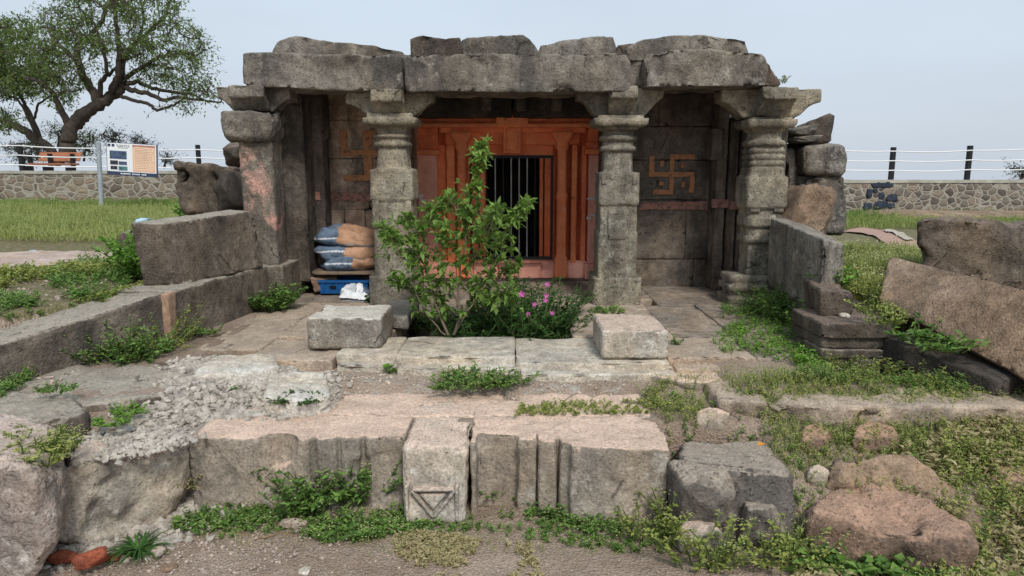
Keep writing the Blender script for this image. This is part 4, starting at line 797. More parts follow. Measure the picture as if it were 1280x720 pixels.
#PART3
# ------------------------------------------------------------------ things stored under the porch
def sack(label, x0, x1, y0, y1, Y, split, seed, knot=False):
    a, b_ = PY(x0, y1, Y), PY(x1, y0, Y); D_, F_ = ico(5); s = np.array([(b_.x-a.x)/2, .24, (b_.z-a.z)/2*1.26])
    q_ = (np.abs(D_)**np.array([3.0, 2.6, 2.2])).sum(1)**(-1/2.6); V_ = D_*q_[:, None]
    V_[:, 2] *= (1-.62*np.abs(V_[:, 0])**3.0); V_ = V_*s
    V_[:, 2] += .022*np.sin(V_[:, 0]*8+seed*2.3); V_ += normals(V_, F_)*(.034*fbm(V_*np.array([4, 5, 8])+seed, 5))[:, None]
    V_ += np.array([(a.x+b_.x)/2, Y+.22, (a.z+b_.z)/2]); cx_ = V_[F_].mean(1)[:, 0]; cz = (V_[F_].mean(1)[:, 2]-a.z)/(b_.z-a.z); sp_ = PY(split, y0, Y).x + .01*np.sin(cz*9)
    mi = np.where(cx_ < sp_, 0, 1); mi = np.where((cz < .30+.05*np.sin(cx_*20)) & (mi == 1), 2, mi); mi = np.where((mi == 0) & ((np.abs(cz-.52-.1*np.sin((cx_-a.x)*6)) < .045) | (cz < .12)), 3, mi)
    o = link('sack', np_mesh(V_, F_, True, mi), ['sack_blue', 'sack_tan', 'sack_grey', 'sack_white']); tag(o, label, 'sack', 'filled sacks stacked under the porch'); return o
sack('blue and brown filled sack, topmost of the three', 385, 474, 289, 312, 6.38, 422, 1)
sack('blue and tan filled sack, middle of the three', 389, 472, 305, 329, 6.36, 431, 2)
sack('blue and tan filled sack, lowest of the three lying on the board', 396, 472, 321, 342, 6.34, 441, 3)
x0, x1, y0, y1, z0, z1 = pxbox(388, 474, 340, 343.5, 6.3, .5); tag(boxo('board', x0, x1, y0, y1, z0, z1, 'wood_board', L=.05, bev=.004, amp=.003), 'thin worn board under the three sacks', 'board')
rock('brick red rough stone propping the left end of the board', 389, 343, 420, 364, 6.34, .13, 'fired_brick' if 0 else 'red_brown_rock', 101, sub=4, cat='stone', name='prop_stone', planes=3, soft=30)
rock('dark stone propping the right end of the board', 448, 343, 474, 362, 6.5, .13, 'basalt', 102, sub=4, cat='stone', name='prop_stone', planes=3)
a, b_ = PY(404, 365, 6.42), PY(462, 347, 6.42); Yc = 6.32
cr = empty('crate', ((a.x+b_.x)/2, Yc, a.z), 'blue plastic crate under the board of sacks', 'crate')
bm = bmesh.new(); X0, X1, Zb, Zt = a.x, b_.x, max(a.z, .505), b_.z-.02
plainbox(bm, X0, X1, Yc, Yc+.02, Zb, Zt); plainbox(bm, X0, X0+.02, Yc+.021, Yc+.33, Zb, Zt); plainbox(bm, X1-.02, X1, Yc+.021, Yc+.33, Zb, Zt); plainbox(bm, X0+.021, X1-.021, Yc+.31, Yc+.33, Zb, Zt); plainbox(bm, X0+.021, X1-.021, Yc+.021, Yc+.309, Zb, Zb+.015)
bmo(bm, 'body', 'crate_blue', cr, bev=.003)
bm = bmesh.new(); plainbox(bm, X0-.015, X1+.015, Yc-.015, Yc+.012, Zt-.012, Zt+.012); plainbox(bm, X0-.015, X0+.012, Yc+.013, Yc+.34, Zt-.012, Zt+.012); plainbox(bm, X1-.012, X1+.015, Yc+.013, Yc+.34, Zt-.012, Zt+.012); bmo(bm, 'rim', 'crate_blue', cr, bev=.003)
for k in range(7):
    u = X0+.03+(X1-X0-.06)*k/6; bm = bmesh.new(); plainbox(bm, u-.006, u+.006, Yc-.009, Yc+.004, Zb+.005, Zt-.013); bmo(bm, 'rib', 'crate_blue', cr)
bm = bmesh.new(); plainbox(bm, X0+.09, X0+.15, Yc-.010, Yc+.004, Zb+.05, Zb+.075); bmo(bm, 'handle_slot_shade', 'slot_shade', cr)  # no opening cut: a near-black patch paints in the slot's inner shade
# crumpled cloth bag
g = np.linspace(0, 1, 44); U, W_ = np.meshgrid(g, g); c_ = [PZ(424, 374, .51), PZ(464, 377, .51), PZ(466, 366, .51), PZ(428, 367, .51)]
P = np.array([[[*(c_[0].lerp(c_[1], u).lerp(c_[3].lerp(c_[2], u), v_))] for u in g] for v_ in g]).reshape(-1, 3)
P[:, 2] = .512; dome = np.sin(np.pi*U.ravel())**.5*np.sin(np.pi*W_.ravel())**.5; P[:, 2] += dome*(.075+.05*fbm(P*11, 4)) + .012*(1+fbm(P*20, 3)); P[:, 0] += .02*fbm(P*9+4, 2)
P = np.concatenate([P, P*np.array([1, 1, 0])+np.array([0, 0, .503])]); idx = np.arange(44*44).reshape(44, 44); F_ = np.stack([idx[:-1, :-1], idx[:-1, 1:], idx[1:, 1:], idx[1:, :-1]], -1).reshape(-1, 4); fu = U.ravel()[F_].mean(1); fv = W_.ravel()[F_].mean(1)
mi = np.where((np.abs(fu-.62) < .09) | (fv < .22) | (np.abs(fu+fv*.5-.30) < .06), 0, np.where(fu > .5, 1, 2)); mi = np.concatenate([mi, mi*0]); F_ = np.concatenate([F_, F_[:, ::-1]+44*44])
tag(link('cloth_bag', np_mesh(P, F_, True, mi), ['sign_white', 'sack_blue', 'sack_white']), 'crumpled blue and white cloth bag on the floor in front of the crate', 'bag')
tn = PZ(378, 360, .5); V_, F_ = tube([(tn.x, 6.5, .5), (tn.x, 6.5, .515), (tn.x, 6.5, .61), (tn.x, 6.5, .623)], [.041, .045, .045, .042], 20); g = Geo(); g.add(V_, F_); n0 = 3*20; g.add(np.concatenate([V_[n0-20:n0]*[1, 1, 0]+[0, 0, .60], [[tn.x, 6.5, .60]]]), [(i, (i+1) % 20, 20) for i in range(20)])
tag(g.build('tin_can', 'tin_pink', smooth=True), 'small pinkish tin can by the left porch wall', 'can')
a = PZ(532, 350, .5); V_, F_ = tube([(a.x, 6.6, .5), (a.x, 6.6, .60), (a.x, 6.6, .64), (a.x, 6.6, .66)], [.06, .07, .07, .055], 20); g = Geo(); g.add(V_, F_); g.add(np.concatenate([V_[-20:], [[a.x, 6.6, .66]]]), [(i, (i+1) % 20, 20) for i in range(20)]); tag(g.build('plastic_pot', 'teal_plastic', smooth=True), 'teal plastic pot behind the sapling before the doorway', 'pot')
rock('pale blue plastic bag lying on the grass beside the left weeds', 166, 272, 181, 284, 8.6, .1, 'bag_pale_blue', 103, cat='bag', name='plastic_bag', amp=.2, planes=20)
rock('small scrap of blue litter beside the tan stone on the far left', 33, 313, 41, 322, 7.1, .05, 'bag_pale_blue', 104, cat='litter', name='litter', amp=.2)
rock('white stone lump on the moulded block at the right', 1052, 391, 1066, 399, 4.25, .04, 'white_slab', 105, cat='stone', name='small_stone', sub=3)

# ------------------------------------------------------------------ loose gravel and pebbles
def gravel(name, poly, n, zf, s0, s1, mat, seed, label, jit=.05):
    r = np.random.RandomState(seed); P = np.array(poly); mn, mxx = P.min(0), P.max(0); D_, F_ = ico(1); g = Geo(); k = 0
    xs_ = r.uniform(mn[0], mxx[0], n*4); ys_ = r.uniform(mn[1], mxx[1], n*4); ok = inpoly(poly, xs_, ys_); xs_, ys_ = xs_[ok][:n], ys_[ok][:n]; xs_ = xs_+r.normal(size=len(xs_))*jit; ys_ = ys_+r.normal(size=len(xs_))*jit; zs = zf(xs_, ys_); n = len(xs_)
    sz = s0+(s1-s0)*r.rand(n)**4.5; Vt = []; Ft = []
    for i in range(n):
        q_ = D_*(1+r.uniform(-.28, .28, (len(D_), 1))); M = np.linalg.qr(r.normal(size=(3, 3)))[0]; q_ = (q_*np.array([1, .8, .55])) @ M.T*sz[i]; q_[:, 2] *= .75
        Vt.append(q_+[xs_[i], ys_[i], zs[i]+sz[i]*.25]); Ft.append(F_+i*len(D_))
    o = link(name, np_mesh(np.concatenate(Vt), np.concatenate(Ft), False), mat); return tag(o, label, kind='stuff')
hs = lambda x, y: H(x, y)
gravel('gravel', GRAVEL, 9000, hs, .003, .036, 'gravel_grey', 1, 'pale crushed gravel')
gravel('gravel', gpoly([(95, 574), (160, 572), (226, 556), (255, 542), (200, 534), (100, 550)], .40), 2200, lambda x, y: np.maximum(H(x, y), .40), .003, .024, 'gravel_grey', 7, 'pale crushed gravel spilling over the grey boulder', .03)
gravel('gravel', GRAVEL2, 1200, hs, .003, .016, 'carved_pale', 2, 'sparse gravel in the forecourt')
DIRT = gpoly([(60, 705), (90, 668), (230, 640), (400, 655), (600, 640), (840, 655), (860, 740), (-60, 760)], 0)
gravel('pebbles', gpoly([(60, 705), (120, 680), (235, 640), (400, 650), (420, 690), (250, 740), (0, 760)], 0), 2600, hs, .003, .014, 'pink_boulder', 3, 'small pebbles at the lower left')
gravel('pebbles', DIRT, 1300, hs, .002, .010, 'pink_boulder', 4, 'small pebbles in the dirt')
gravel('pebbles', gpoly([(1000, 520), (1280, 520), (1290, 740), (1000, 740)], .3), 900, hs, .004, .022, 'red_brown_rock', 5, 'small brown stones among the right weeds')
gravel('pebbles', gpoly([(-20, 345), (200, 345), (240, 360), (0, 430)], .8), 500, hs, .006, .03, 'pink_boulder', 6, 'pale stones on the left ground')

# ------------------------------------------------------------------ plants
def unit(a): return a/(np.linalg.norm(a, axis=-1, keepdims=True)+1e-9)
def weedgeo(g, P0, n, h, spread, leaf, seed, flower=0, upright=.7, wl=.45, lm=0, sm=1, fm=2, stems=None):
    """n stems from around P0, leaves along them"""
    r = np.random.RandomState(seed)
    for i in range(n):
        a = r.uniform(0, 2*math.pi); rr = spread*math.sqrt(r.rand()); b0 = np.array(P0)+[rr*math.cos(a), rr*math.sin(a)*.6, 0]
        d = np.array([math.cos(a)*(1-upright)*1.6+r.normal()*.2, math.sin(a)*(1-upright)*1.6+r.normal()*.2, 1]); d /= np.linalg.norm(d); hh = h*r.uniform(.45, 1.1); pts = [b0]; dd = d.copy(); m_ = 5
        for k in range(m_): dd = unit(dd+r.normal(size=3)*.14+np.array([d[0], d[1], 0])*.12); pts.append(pts[-1]+dd*hh/m_)
        V_, F_ = tube(pts, [.0022+.006*h*(1-k/6) for k in range(m_+1)], 3); g.add(V_, F_, sm)
        pts = np.array(pts); nl = max(4, int(hh/leaf*3.2)); t = r.uniform(.12, 1, nl)*m_; i0 = np.minimum(t.astype(int), m_-1); L0 = pts[i0]+(pts[i0+1]-pts[i0])*(t-i0)[:, None]
        th = r.uniform(0, 2*math.pi, nl); D_ = np.stack([np.cos(th), np.sin(th), r.uniform(-.15, .8, nl)], -1); U_ = np.array([[0, 0, 1]])+r.normal(size=(nl, 3))*.35
        g.leaves(L0, D_, U_, leaf*r.uniform(.55, 1.25, nl), leaf*wl*r.uniform(.8, 1.2, nl), lm, r.rand(nl))
        if flower and r.rand() < flower:
            nf = r.randint(2, 6); T_ = pts[-1]+r.normal(size=(nf, 3))*leaf*.5*np.array([1, 1, .5])
            for q_ in T_:
                k5 = 5; th = np.arange(k5)*2*math.pi/k5+r.rand(); fs = leaf*.15; g.leaves(np.repeat(q_[None], k5, 0), np.stack([np.cos(th), np.sin(th), th*0+.4], -1), np.tile([[0, 0, 1.]], (k5, 1)), fs, fs*.9, fm, r.rand(k5))
def clump(label, px, py, z, n, h, spread, leaf, seed, lm='leaf_weed', flower=0, fm='flower_cream', cat='weed', name='weed', group=None, upright=.7, wl=.45, lx=None):
    P = PZ(px, py, z); g = Geo(); offs = [(0, 0)] if lx is None else lx
    for j, (ox, oy) in enumerate(offs): Pj = PZ(px+ox, py+oy, z); weedgeo(g, Pj[:], n, h, spread, leaf, seed+j*31, flower, upright, wl)
    return tag(g.build(name, [lm, 'stem_green', fm], base=P[:]), label, cat, group)
gw = 'weeds growing between the stones'
clump('bright leafy weed on the floor against the left plinth', 336, 387, .5, 100, .24, .14, .045, 201, 'leaf_weed', name='weed', group=gw, upright=.55, wl=.6)
clump('climbing leafy weed in front of the short dark block end on the left', 182, 338, .84, 50, .34, .10, .05, 202, 'leaf_fresh', group=gw, wl=.6, lx=[(0, 0), (-6, 6), (6, 10)])
clump('light green bush beside the left outer pillar above the seat back', 268, 272, 1.0, 55, .26, .20, .06, 203, 'leaf_fresh', .1, group=gw, lx=[(0, 0), (-18, 3), (14, -4)])
clump('green creeper growing on the notched boulder at the left of the temple', 284, 248, 1.15, 35, .3, .12, .05, 204, 'leaf_weed', group=gw)
clump('tall flowering weed cluster in the sunken corner by the diagonal wall', 130, 462, .42, 50, .32, .12, .035, 205, 'leaf_weed', .8, group=gw, lx=[(0, 0), (30, 2), (-18, 0)])
clump('pale flowering weed against the sunken wall left of the floor slabs', 190, 452, .42, 34, .36, .12, .026, 206, 'leaf_yellow', 1, group=gw, lx=[(0, 0), (16, -8)])
clump('low green weed on the floor edge beside the rust stained wall corner', 258, 418, .5, 30, .07, .07, .03, 207, group=gw, upright=.4)
clump('slender flowering weed in the rust stained corner of the plinth', 250, 400, .5, 14, .24, .05, .03, 208, 'leaf_yellow', .9, group=gw)
clump('small green weed near the left end of the sunken pit', 222, 444, .45, 26, .08, .08, .03, 209, group=gw, upright=.4)
clump('dark leafy weed at the foot of the left inner pillar', 478, 378, .5, 22, .10, .10, .06, 210, 'leaf_dark', group=gw, upright=.4, wl=.6)
clump('round green weed at the foot of the right inner pillar', 762, 391, .5, 40, .08, .12, .03, 211, 'leaf_fresh', group=gw, upright=.4)
clump('dark green flat weed on the pale stone in the gravel', 375, 503, .44, 60, .06, .11, .03, 212, 'leaf_dark', group=gw, upright=.3)
clump('lone yellow green sprout at the foot of the kerb', 489, 468, .42, 5, .08, .01, .055, 213, 'leaf_fresh', group=gw, upright=.75, wl=.4)
clump('green weeds trailing along the foot of the kerb in the middle', 575, 478, .42, 30, .11, .09, .035, 214, 'leaf_weed', .5, group=gw, upright=.5, lx=[(0, 0), (22, 4), (-12, 8), (45, 6), (60, 2)])
clump('tall leafy weed climbing the scalloped stone left of the triangle carving', 470, 625, .0, 34, .30, .07, .04, 215, 'leaf_weed', .5, group=gw, upright=.8, lx=[(0, 0), (-35, 8), (24, -8), (-70, 12), (-90, 20)])
clump('leafy weed filling the recess right of the triangle carving', 612, 618, .0, 60, .14, .09, .045, 216, 'leaf_weed', .2, group=gw, upright=.45)
clump('spreading low weeds below the left part of the scalloped stone', 290, 652, .0, 50, .08, .10, .035, 217, 'leaf_weed', .15, group=gw, upright=.35, lx=[(0, 0), (-35, 6), (30, -4)])
clump('low weeds before the triangle carved stone', 505, 655, .0, 45, .08, .10, .035, 218, 'leaf_weed', .35, group=gw, upright=.35, lx=[(0, 0), (-45, 10), (-75, 15), (-100, 8)])
clump('low weeds below the upright ribs of the moulded stone', 690, 640, .0, 36, .09, .09, .032, 219, 'leaf_weed', .5, group=gw, upright=.4, lx=[(0, 0), (32, 10), (55, 20)])
clump('thin flowering weeds left of the broken grey stone', 800, 672, .0, 12, .22, .08, .028, 220, 'leaf_yellow', 1, group=gw, lx=[(0, 0), (25, 10), (45, -5)])
clump('flowering weed at the foot of the broken grey stone', 900, 708, .0, 14, .24, .08, .030, 221, 'leaf_yellow', 1, group=gw, lx=[(0, 0), (-30, 5), (60, 0), (85, 5)])
clump('broad green leaves at the lower right below the long reddish rock', 1045, 712, .02, 34, .10, .12, .055, 222, 'leaf_weed', .1, group=gw, upright=.35, wl=.6, lx=[(0, 0), (40, 0), (-35, -25), (-20, -50), (85, 4)])
clump('white flowering weed clump at the left edge above the pinkish boulder', 35, 575, .46, 50, .12, .12, .028, 223, 'leaf_yellow', 1, group=gw, lx=[(0, 0), (-22, 4), (20, -6), (-5, 10)])
clump('small bright weed in the gravel at the left', 140, 530, .47, 44, .05, .07, .026, 224, 'leaf_fresh', group=gw, upright=.35, lx=[(0, 0), (22, -14)])
clump('green weed tuft on the dark flat slab', 70, 490, .55, 34, .05, .07, .026, 225, group=gw, upright=.35)
clump('leafy fern like plant between the edging stone and the tilted slab', 1145, 426, .64, 26, .16, .10, .065, 226, 'leaf_weed', group=gw, upright=.4, wl=.35, lx=[(0, 0), (36, 14)])
clump('leafy weed on top of the right seat back end', 1042, 358, .86, 30, .14, .08, .05, 227, 'leaf_fresh', group=gw, wl=.5)
clump('climbing green weed at the right outer pillar base', 968, 398, .5, 40, .28, .08, .04, 228, 'leaf_weed', .2, group=gw, lx=[(0, 0), (-4, -10), (10, 6)])
clump('green weed against the right plinth beside the moulded block', 1012, 424, .5, 46, .26, .07, .04, 229, 'leaf_fresh', .1, group=gw)
clump('flowering weeds in front of the moulded block', 1055, 478, .42, 26, .16, .12, .03, 230, 'leaf_yellow', .9, group=gw, lx=[(0, 0), (35, 4), (70, 6), (-30, -4), (110, 10)])
clump('leafy weed hanging in the gap under the tilted slab left end', 1090, 392, .80, 30, .10, .1, .035, 231, 'leaf_yellow', .6, group=gw, lx=[(0, 0), (-10, -22), (14, 14)])
clump('small green sprig beside the right front block', 842, 432, .5, 10, .06, .03, .03, 232, group=gw)
clump('thin green weed at the foot of the flat stone near the dark slab', 285, 488, .43, 18, .04, .05, .02, 233, group=gw, upright=.4)
# strap leaved weed
P = PZ(175, 692, .0); g = Geo(); r = np.random.RandomState(8)
for i in range(70):
    a = r.uniform(0, 2*math.pi); pts = [np.array([P.x+r.normal()*.012, P.y+r.normal()*.012, P.z])]; d = np.array([math.cos(a)*.7, math.sin(a)*.55, 1.0]); hh = r.uniform(.10, .2)
    for k in range(4): d = unit(d+np.array([0, 0, -.42])); pts.append(pts[-1]+d*hh/4)
    wv = np.array([-math.sin(a), math.cos(a), 0])*.006; V_ = []
    for k, p in enumerate(pts): w2 = wv*(1-(k/4)**2*.95); V_ += [p-w2, p+w2]
    g.add(V_, [(2*k, 2*k+1, 2*k+3, 2*k+2) for k in range(4)], 0, r.rand())
tag(g.build('strap_weed', ['leaf_strap'], base=P[:]), 'dark strap leaved weed at the foot of the pale grey boulder', 'weed')

# ground cover in masses
def cover(label, poly, z, n, h, leaf, seed, lm, flower, zf=None, spread=.02, upright=.6, name='ground_cover', keep=None):
    r = np.random.RandomState(seed); P = np.array(poly); mn, mxx = P.min(0), P.max(0); xs_ = r.uniform(mn[0], mxx[0], n*6); ys_ = r.uniform(mn[1], mxx[1], n*6); ok = inpoly(poly, xs_, ys_)
    d = fbm(np.stack([xs_*2.2, ys_*2.2, xs_*0+seed], -1), 3); ok &= d > r.uniform(-.55, .45, len(d)) if keep is None else d > keep+r.normal(size=len(d))*.08; xs_, ys_ = xs_[ok][:n], ys_[ok][:n]; zs = (zf or hs)(xs_, ys_); g = Geo(); n = len(xs_)
    NL = 9; m_ = n*NL; b0 = np.repeat(np.stack([xs_, ys_, zs], -1), NL, 0); hv = np.repeat(h*r.uniform(.4, 1.15, n), NL); lean = np.repeat(r.normal(size=(n, 2))*.35, NL, 0); t = np.tile(np.linspace(.1, 1, NL), n)
    P_ = b0+np.stack([lean[:, 0]*hv*t, lean[:, 1]*hv*t, hv*t], -1); th = r.uniform(0, 2*math.pi, m_); g.leaves(P_, np.stack([np.cos(th), np.sin(th), r.uniform(0, .9, m_)], -1), np.array([[0, 0, 1]])+r.normal(size=(m_, 3))*.4, leaf*r.uniform(.6, 1.3, m_), leaf*.45, 0, r.rand(m_))
    top = np.stack([xs_, ys_, zs], -1)+np.stack([lean[::NL, 0]*hv[::NL], lean[::NL, 1]*hv[::NL], hv[::NL]], -1)
    g.leaves(np.stack([xs_, ys_, zs], -1), top-np.stack([xs_, ys_, zs], -1), np.tile([[0, 1., 0]], (n, 1)), np.linalg.norm(top-np.stack([xs_, ys_, zs], -1), axis=1), .004, 1, r.rand(n))
    fl_ = r.rand(n) < flower; T_ = np.repeat(top[fl_], 5, 0); T_ = T_+r.normal(size=T_.shape)*leaf*.4
    if len(T_): th = r.uniform(0, 6.28, len(T_)); g.leaves(T_, np.stack([np.cos(th), np.sin(th), th*0+.5], -1), np.tile([[0, 0, 1.]], (len(T_), 1)), leaf*.24, leaf*.22, 2, r.rand(len(T_)))
    return tag(g.build(name, [lm, 'stem_green', 'flower_cream'], base=(mn[0], mn[1], .3)), label, kind='stuff')
cover('yellow green flowering weeds right of the carved row', gpoly([(800, 485), (860, 478), (1000, 492), (1290, 500), (1300, 560), (1200, 560), (1060, 560), (1010, 640), (1000, 575), (955, 550), (850, 548), (820, 505)], .41), .41, 1500, .07, .018, 301, 'leaf_yellow', .8)
cover('green weeds right of the carved row', gpoly([(830, 490), (1000, 500), (1300, 505), (1310, 740), (1000, 740), (1000, 600), (955, 548), (850, 545)], .36), .36, 480, .06, .024, 302, 'leaf_weed', .3)
cover('dry grass at the lower right', gpoly([(1120, 600), (1300, 560), (1320, 760), (1000, 760), (1000, 690), (1180, 690)], .15), .15, 900, .07, .04, 303, 'grass_dry', .1)
cover('weeds at the lower right corner', gpoly([(1180, 600), (1310, 600), (1320, 760), (1150, 760)], .12), .12, 600, .11, .026, 304, 'leaf_yellow', .7)
cover('weeds on the floor before the right parapet', gpoly([(885, 425), (930, 398), (985, 400), (1030, 440), (1040, 475), (980, 462), (900, 440)], .5), .5, 420, .05, .024, 305, 'leaf_fresh', .35, zf=lambda x, y: x*0+.5)
cover('weeds strip by the right outer pillar base', gpoly([(900, 385), (925, 382), (960, 392), (985, 410), (930, 405), (905, 400)], .5), .5, 110, .06, .028, 306, 'leaf_weed', .2, zf=lambda x, y: x*0+.5)
cover('weeds in the sunken pit at the right', gpoly([(1000, 445), (1100, 462), (1240, 480), (1240, 488), (1040, 484), (990, 470)], .45), .45, 300, .08, .03, 307, 'leaf_fresh', .5)
cover('sparse low weeds on the forecourt paving', gpoly([(650, 505), (740, 500), (830, 500), (830, 516), (700, 518), (640, 520)], .385), .385, 260, .02, .018, 308, 'leaf_yellow', .3, zf=lambda x, y: x*0+.378)
cover('thin weeds on the dirt below the carved row', gpoly([(230, 650), (500, 640), (850, 650), (850, 700), (600, 665), (300, 690)], 0), 0, 420, .03, .024, 309, 'leaf_weed', .4)
cover('dry grass patches on the dirt', gpoly([(490, 665), (660, 680), (690, 740), (540, 740), (500, 700)], 0), 0, 420, .02, .022, 310, 'grass_dry', .5, keep=.05)
cover('weeds by the sunken wall at the left', gpoly([(95, 462), (110, 445), (215, 440), (215, 455), (170, 464)], .42), .42, 260, .06, .03, 311, 'leaf_weed', .4)
cover('green weeds on the left ground near the rocks', gpoly([(-30, 372), (40, 378), (60, 392), (0, 425), (-60, 430)], .8), .8, 480, .06, .03, 312, 'leaf_weed', .5)
cover('green weeds by the low dark rock on the left', gpoly([(60, 345), (110, 328), (180, 345), (130, 385), (95, 388), (70, 370)], .8), .8, 300, .08, .038, 313, 'leaf_weed', .3)
cover('green weeds before the left path', gpoly([(-40, 346), (60, 342), (140, 336), (200, 350), (150, 345), (60, 352), (-40, 372)], .8), .8, 450, .08, .04, 314, 'leaf_yellow', .5)
cover('weeds above the left diagonal wall', gpoly([(60, 395), (120, 380), (200, 362), (215, 355), (190, 352), (110, 372), (50, 385)], .82), .82, 300, .04, .03, 315, 'leaf_yellow', .5)
# tall pale grass
def grassmass(label, poly, n, h, seed, mats, w_=.012, zf=None, tuft=5):
    r = np.random.RandomState(seed); P = np.array(poly); mn, mxx = P.min(0), P.max(0); xs_ = r.uniform(mn[0], mxx[0], n*4); ys_ = r.uniform(mn[1], mxx[1], n*4); ok = inpoly(poly, xs_, ys_); xs_, ys_ = xs_[ok][:n], ys_[ok][:n]; n = len(xs_)
    hh = h*(1+.55*fbm(np.stack([xs_*1.1, ys_*1.1, xs_*0+3], -1), 3)); zs = (zf or hs)(xs_, ys_); g = Geo(); k = np.repeat(np.arange(n), tuft); m_ = len(k)
    B0 = np.stack([xs_, ys_, zs], -1)[k]+r.normal(size=(m_, 3))*[.04, .04, 0]; D_ = np.stack([r.normal(size=m_)*.35, r.normal(size=m_)*.35, np.ones(m_)], -1)
    tint = np.clip(.5+.5*fbm(np.stack([xs_*.5, ys_*.5, xs_*0+9], -1), 3)[k]+r.normal(size=m_)*.2, 0, 1); U_ = r.normal(size=(m_, 3)); ln = hh[k]*r.uniform(.5, 1.2, m_)
    g.leaves(B0, D_, U_, ln, w_, 0, tint)
    s = r.rand(m_) < .55; g.leaves((B0+D_*ln[:, None]*.5)[s], r.normal(size=(s.sum(), 3))+[0, 0, .5], U_[s], min(.06, h*.3), min(.03, h*.06), 1, r.rand(s.sum()))
    s = r.rand(m_) < .25; g.leaves((B0+D_*ln[:, None]*.85)[s], r.normal(size=(s.sum(), 3))+[0, 0, .5], U_[s], min(.035, h*.1), min(.03, h*.08), 2, r.rand(s.sum()))
    return tag(g.build('grass', mats, base=(mn[0], mn[1], .3)), label, kind='stuff')
grassmass('tall pale green grass before the left boundary wall', [(-14, 16.9), (-14, 8.4), (-5.6, 8.0), (-4.2, 8.0), (-3.0, 9.5), (-2.9, 16.9)], 14000, .20, 401, ['grass_pale', 'leaf_yellow', 'grass_pale'])
grassmass('green weeds along the foot of the left boundary wall', [(-14, 16.9), (-14, 15.4), (-3.5, 14.4), (-3.2, 16.9)], 2200, .22, 402, ['leaf_weed', 'leaf_weed', 'leaf_yellow'])
grassmass('tall grass between the temple and the right boundary wall', [(2.75, 5.0), (3.4, 5.2), (4.2, 6.6), (5.2, 7.2), (3.9, 8.0), (2.9, 8.4)], 2600, .17, 403, ['grass_pale', 'leaf_yellow', 'flower_cream'])
grassmass('grass at the foot of the right boundary wall', [(3.0, 13.2), (8.2, 12.5), (14, 16.5), (14, 16.9), (3.0, 16.9)], 4500, .22, 404, ['grass_pale', 'leaf_weed', 'leaf_yellow'])
grassmass('green weeds by the right wall foot', [(3.8, 15.2), (8.0, 14.6), (8.2, 16.9), (3.8, 16.9)], 900, .3, 405, ['leaf_weed', 'leaf_weed', 'leaf_yellow'])
grassmass('grass tufts behind the right seat back', [(2.5, 4.7), (3.0, 4.5), (3.2, 6.2), (2.6, 6.2)], 700, .17, 406, ['leaf_yellow', 'leaf_yellow', 'flower_cream'])
cover('low weeds beside the right seat back', gpoly([(1050, 340), (1090, 320), (1130, 350), (1100, 385), (1070, 392)], .75), .75, 500, .1, .035, 316, 'leaf_yellow', .7)
cover('flowering weeds along the foot of the rock ledge', gpoly([(860, 488), (1000, 500), (1300, 502), (1300, 540), (1150, 530), (1000, 530), (880, 515)], .42), .42, 700, .09, .018, 321, 'leaf_yellow', .9, keep=-.3)
cover('low green weeds along the back of the rock ledge', gpoly([(980, 476), (1300, 486), (1300, 492), (1100, 490), (980, 482)], .46), .46, 260, .08, .022, 322, 'leaf_weed', .6, keep=-.3)
grassmass('thin grass blades among the right foreground weeds', gpoly([(840, 500), (1290, 510), (1310, 740), (880, 740), (860, 690), (1000, 690), (1000, 600), (955, 548)], .3), 700, .07, 407, ['grass_pale', 'grass_dry', 'grass_dry'], w_=.004, tuft=6)
grassmass('thin grass blades at the foot of the carved row', gpoly([(230, 655), (500, 645), (850, 655), (850, 690), (300, 690)], 0), 160, .05, 408, ['grass_pale', 'grass_dry', 'grass_dry'], w_=.003, tuft=6)
V_, F_ = rockmesh((9.6, 15.6, .3), (2.6, 1.4, .45), 88, sub=4, amp=.05); tag(link('earth_mound', np_mesh(V_, F_), 'brown_slab'), kind='structure')

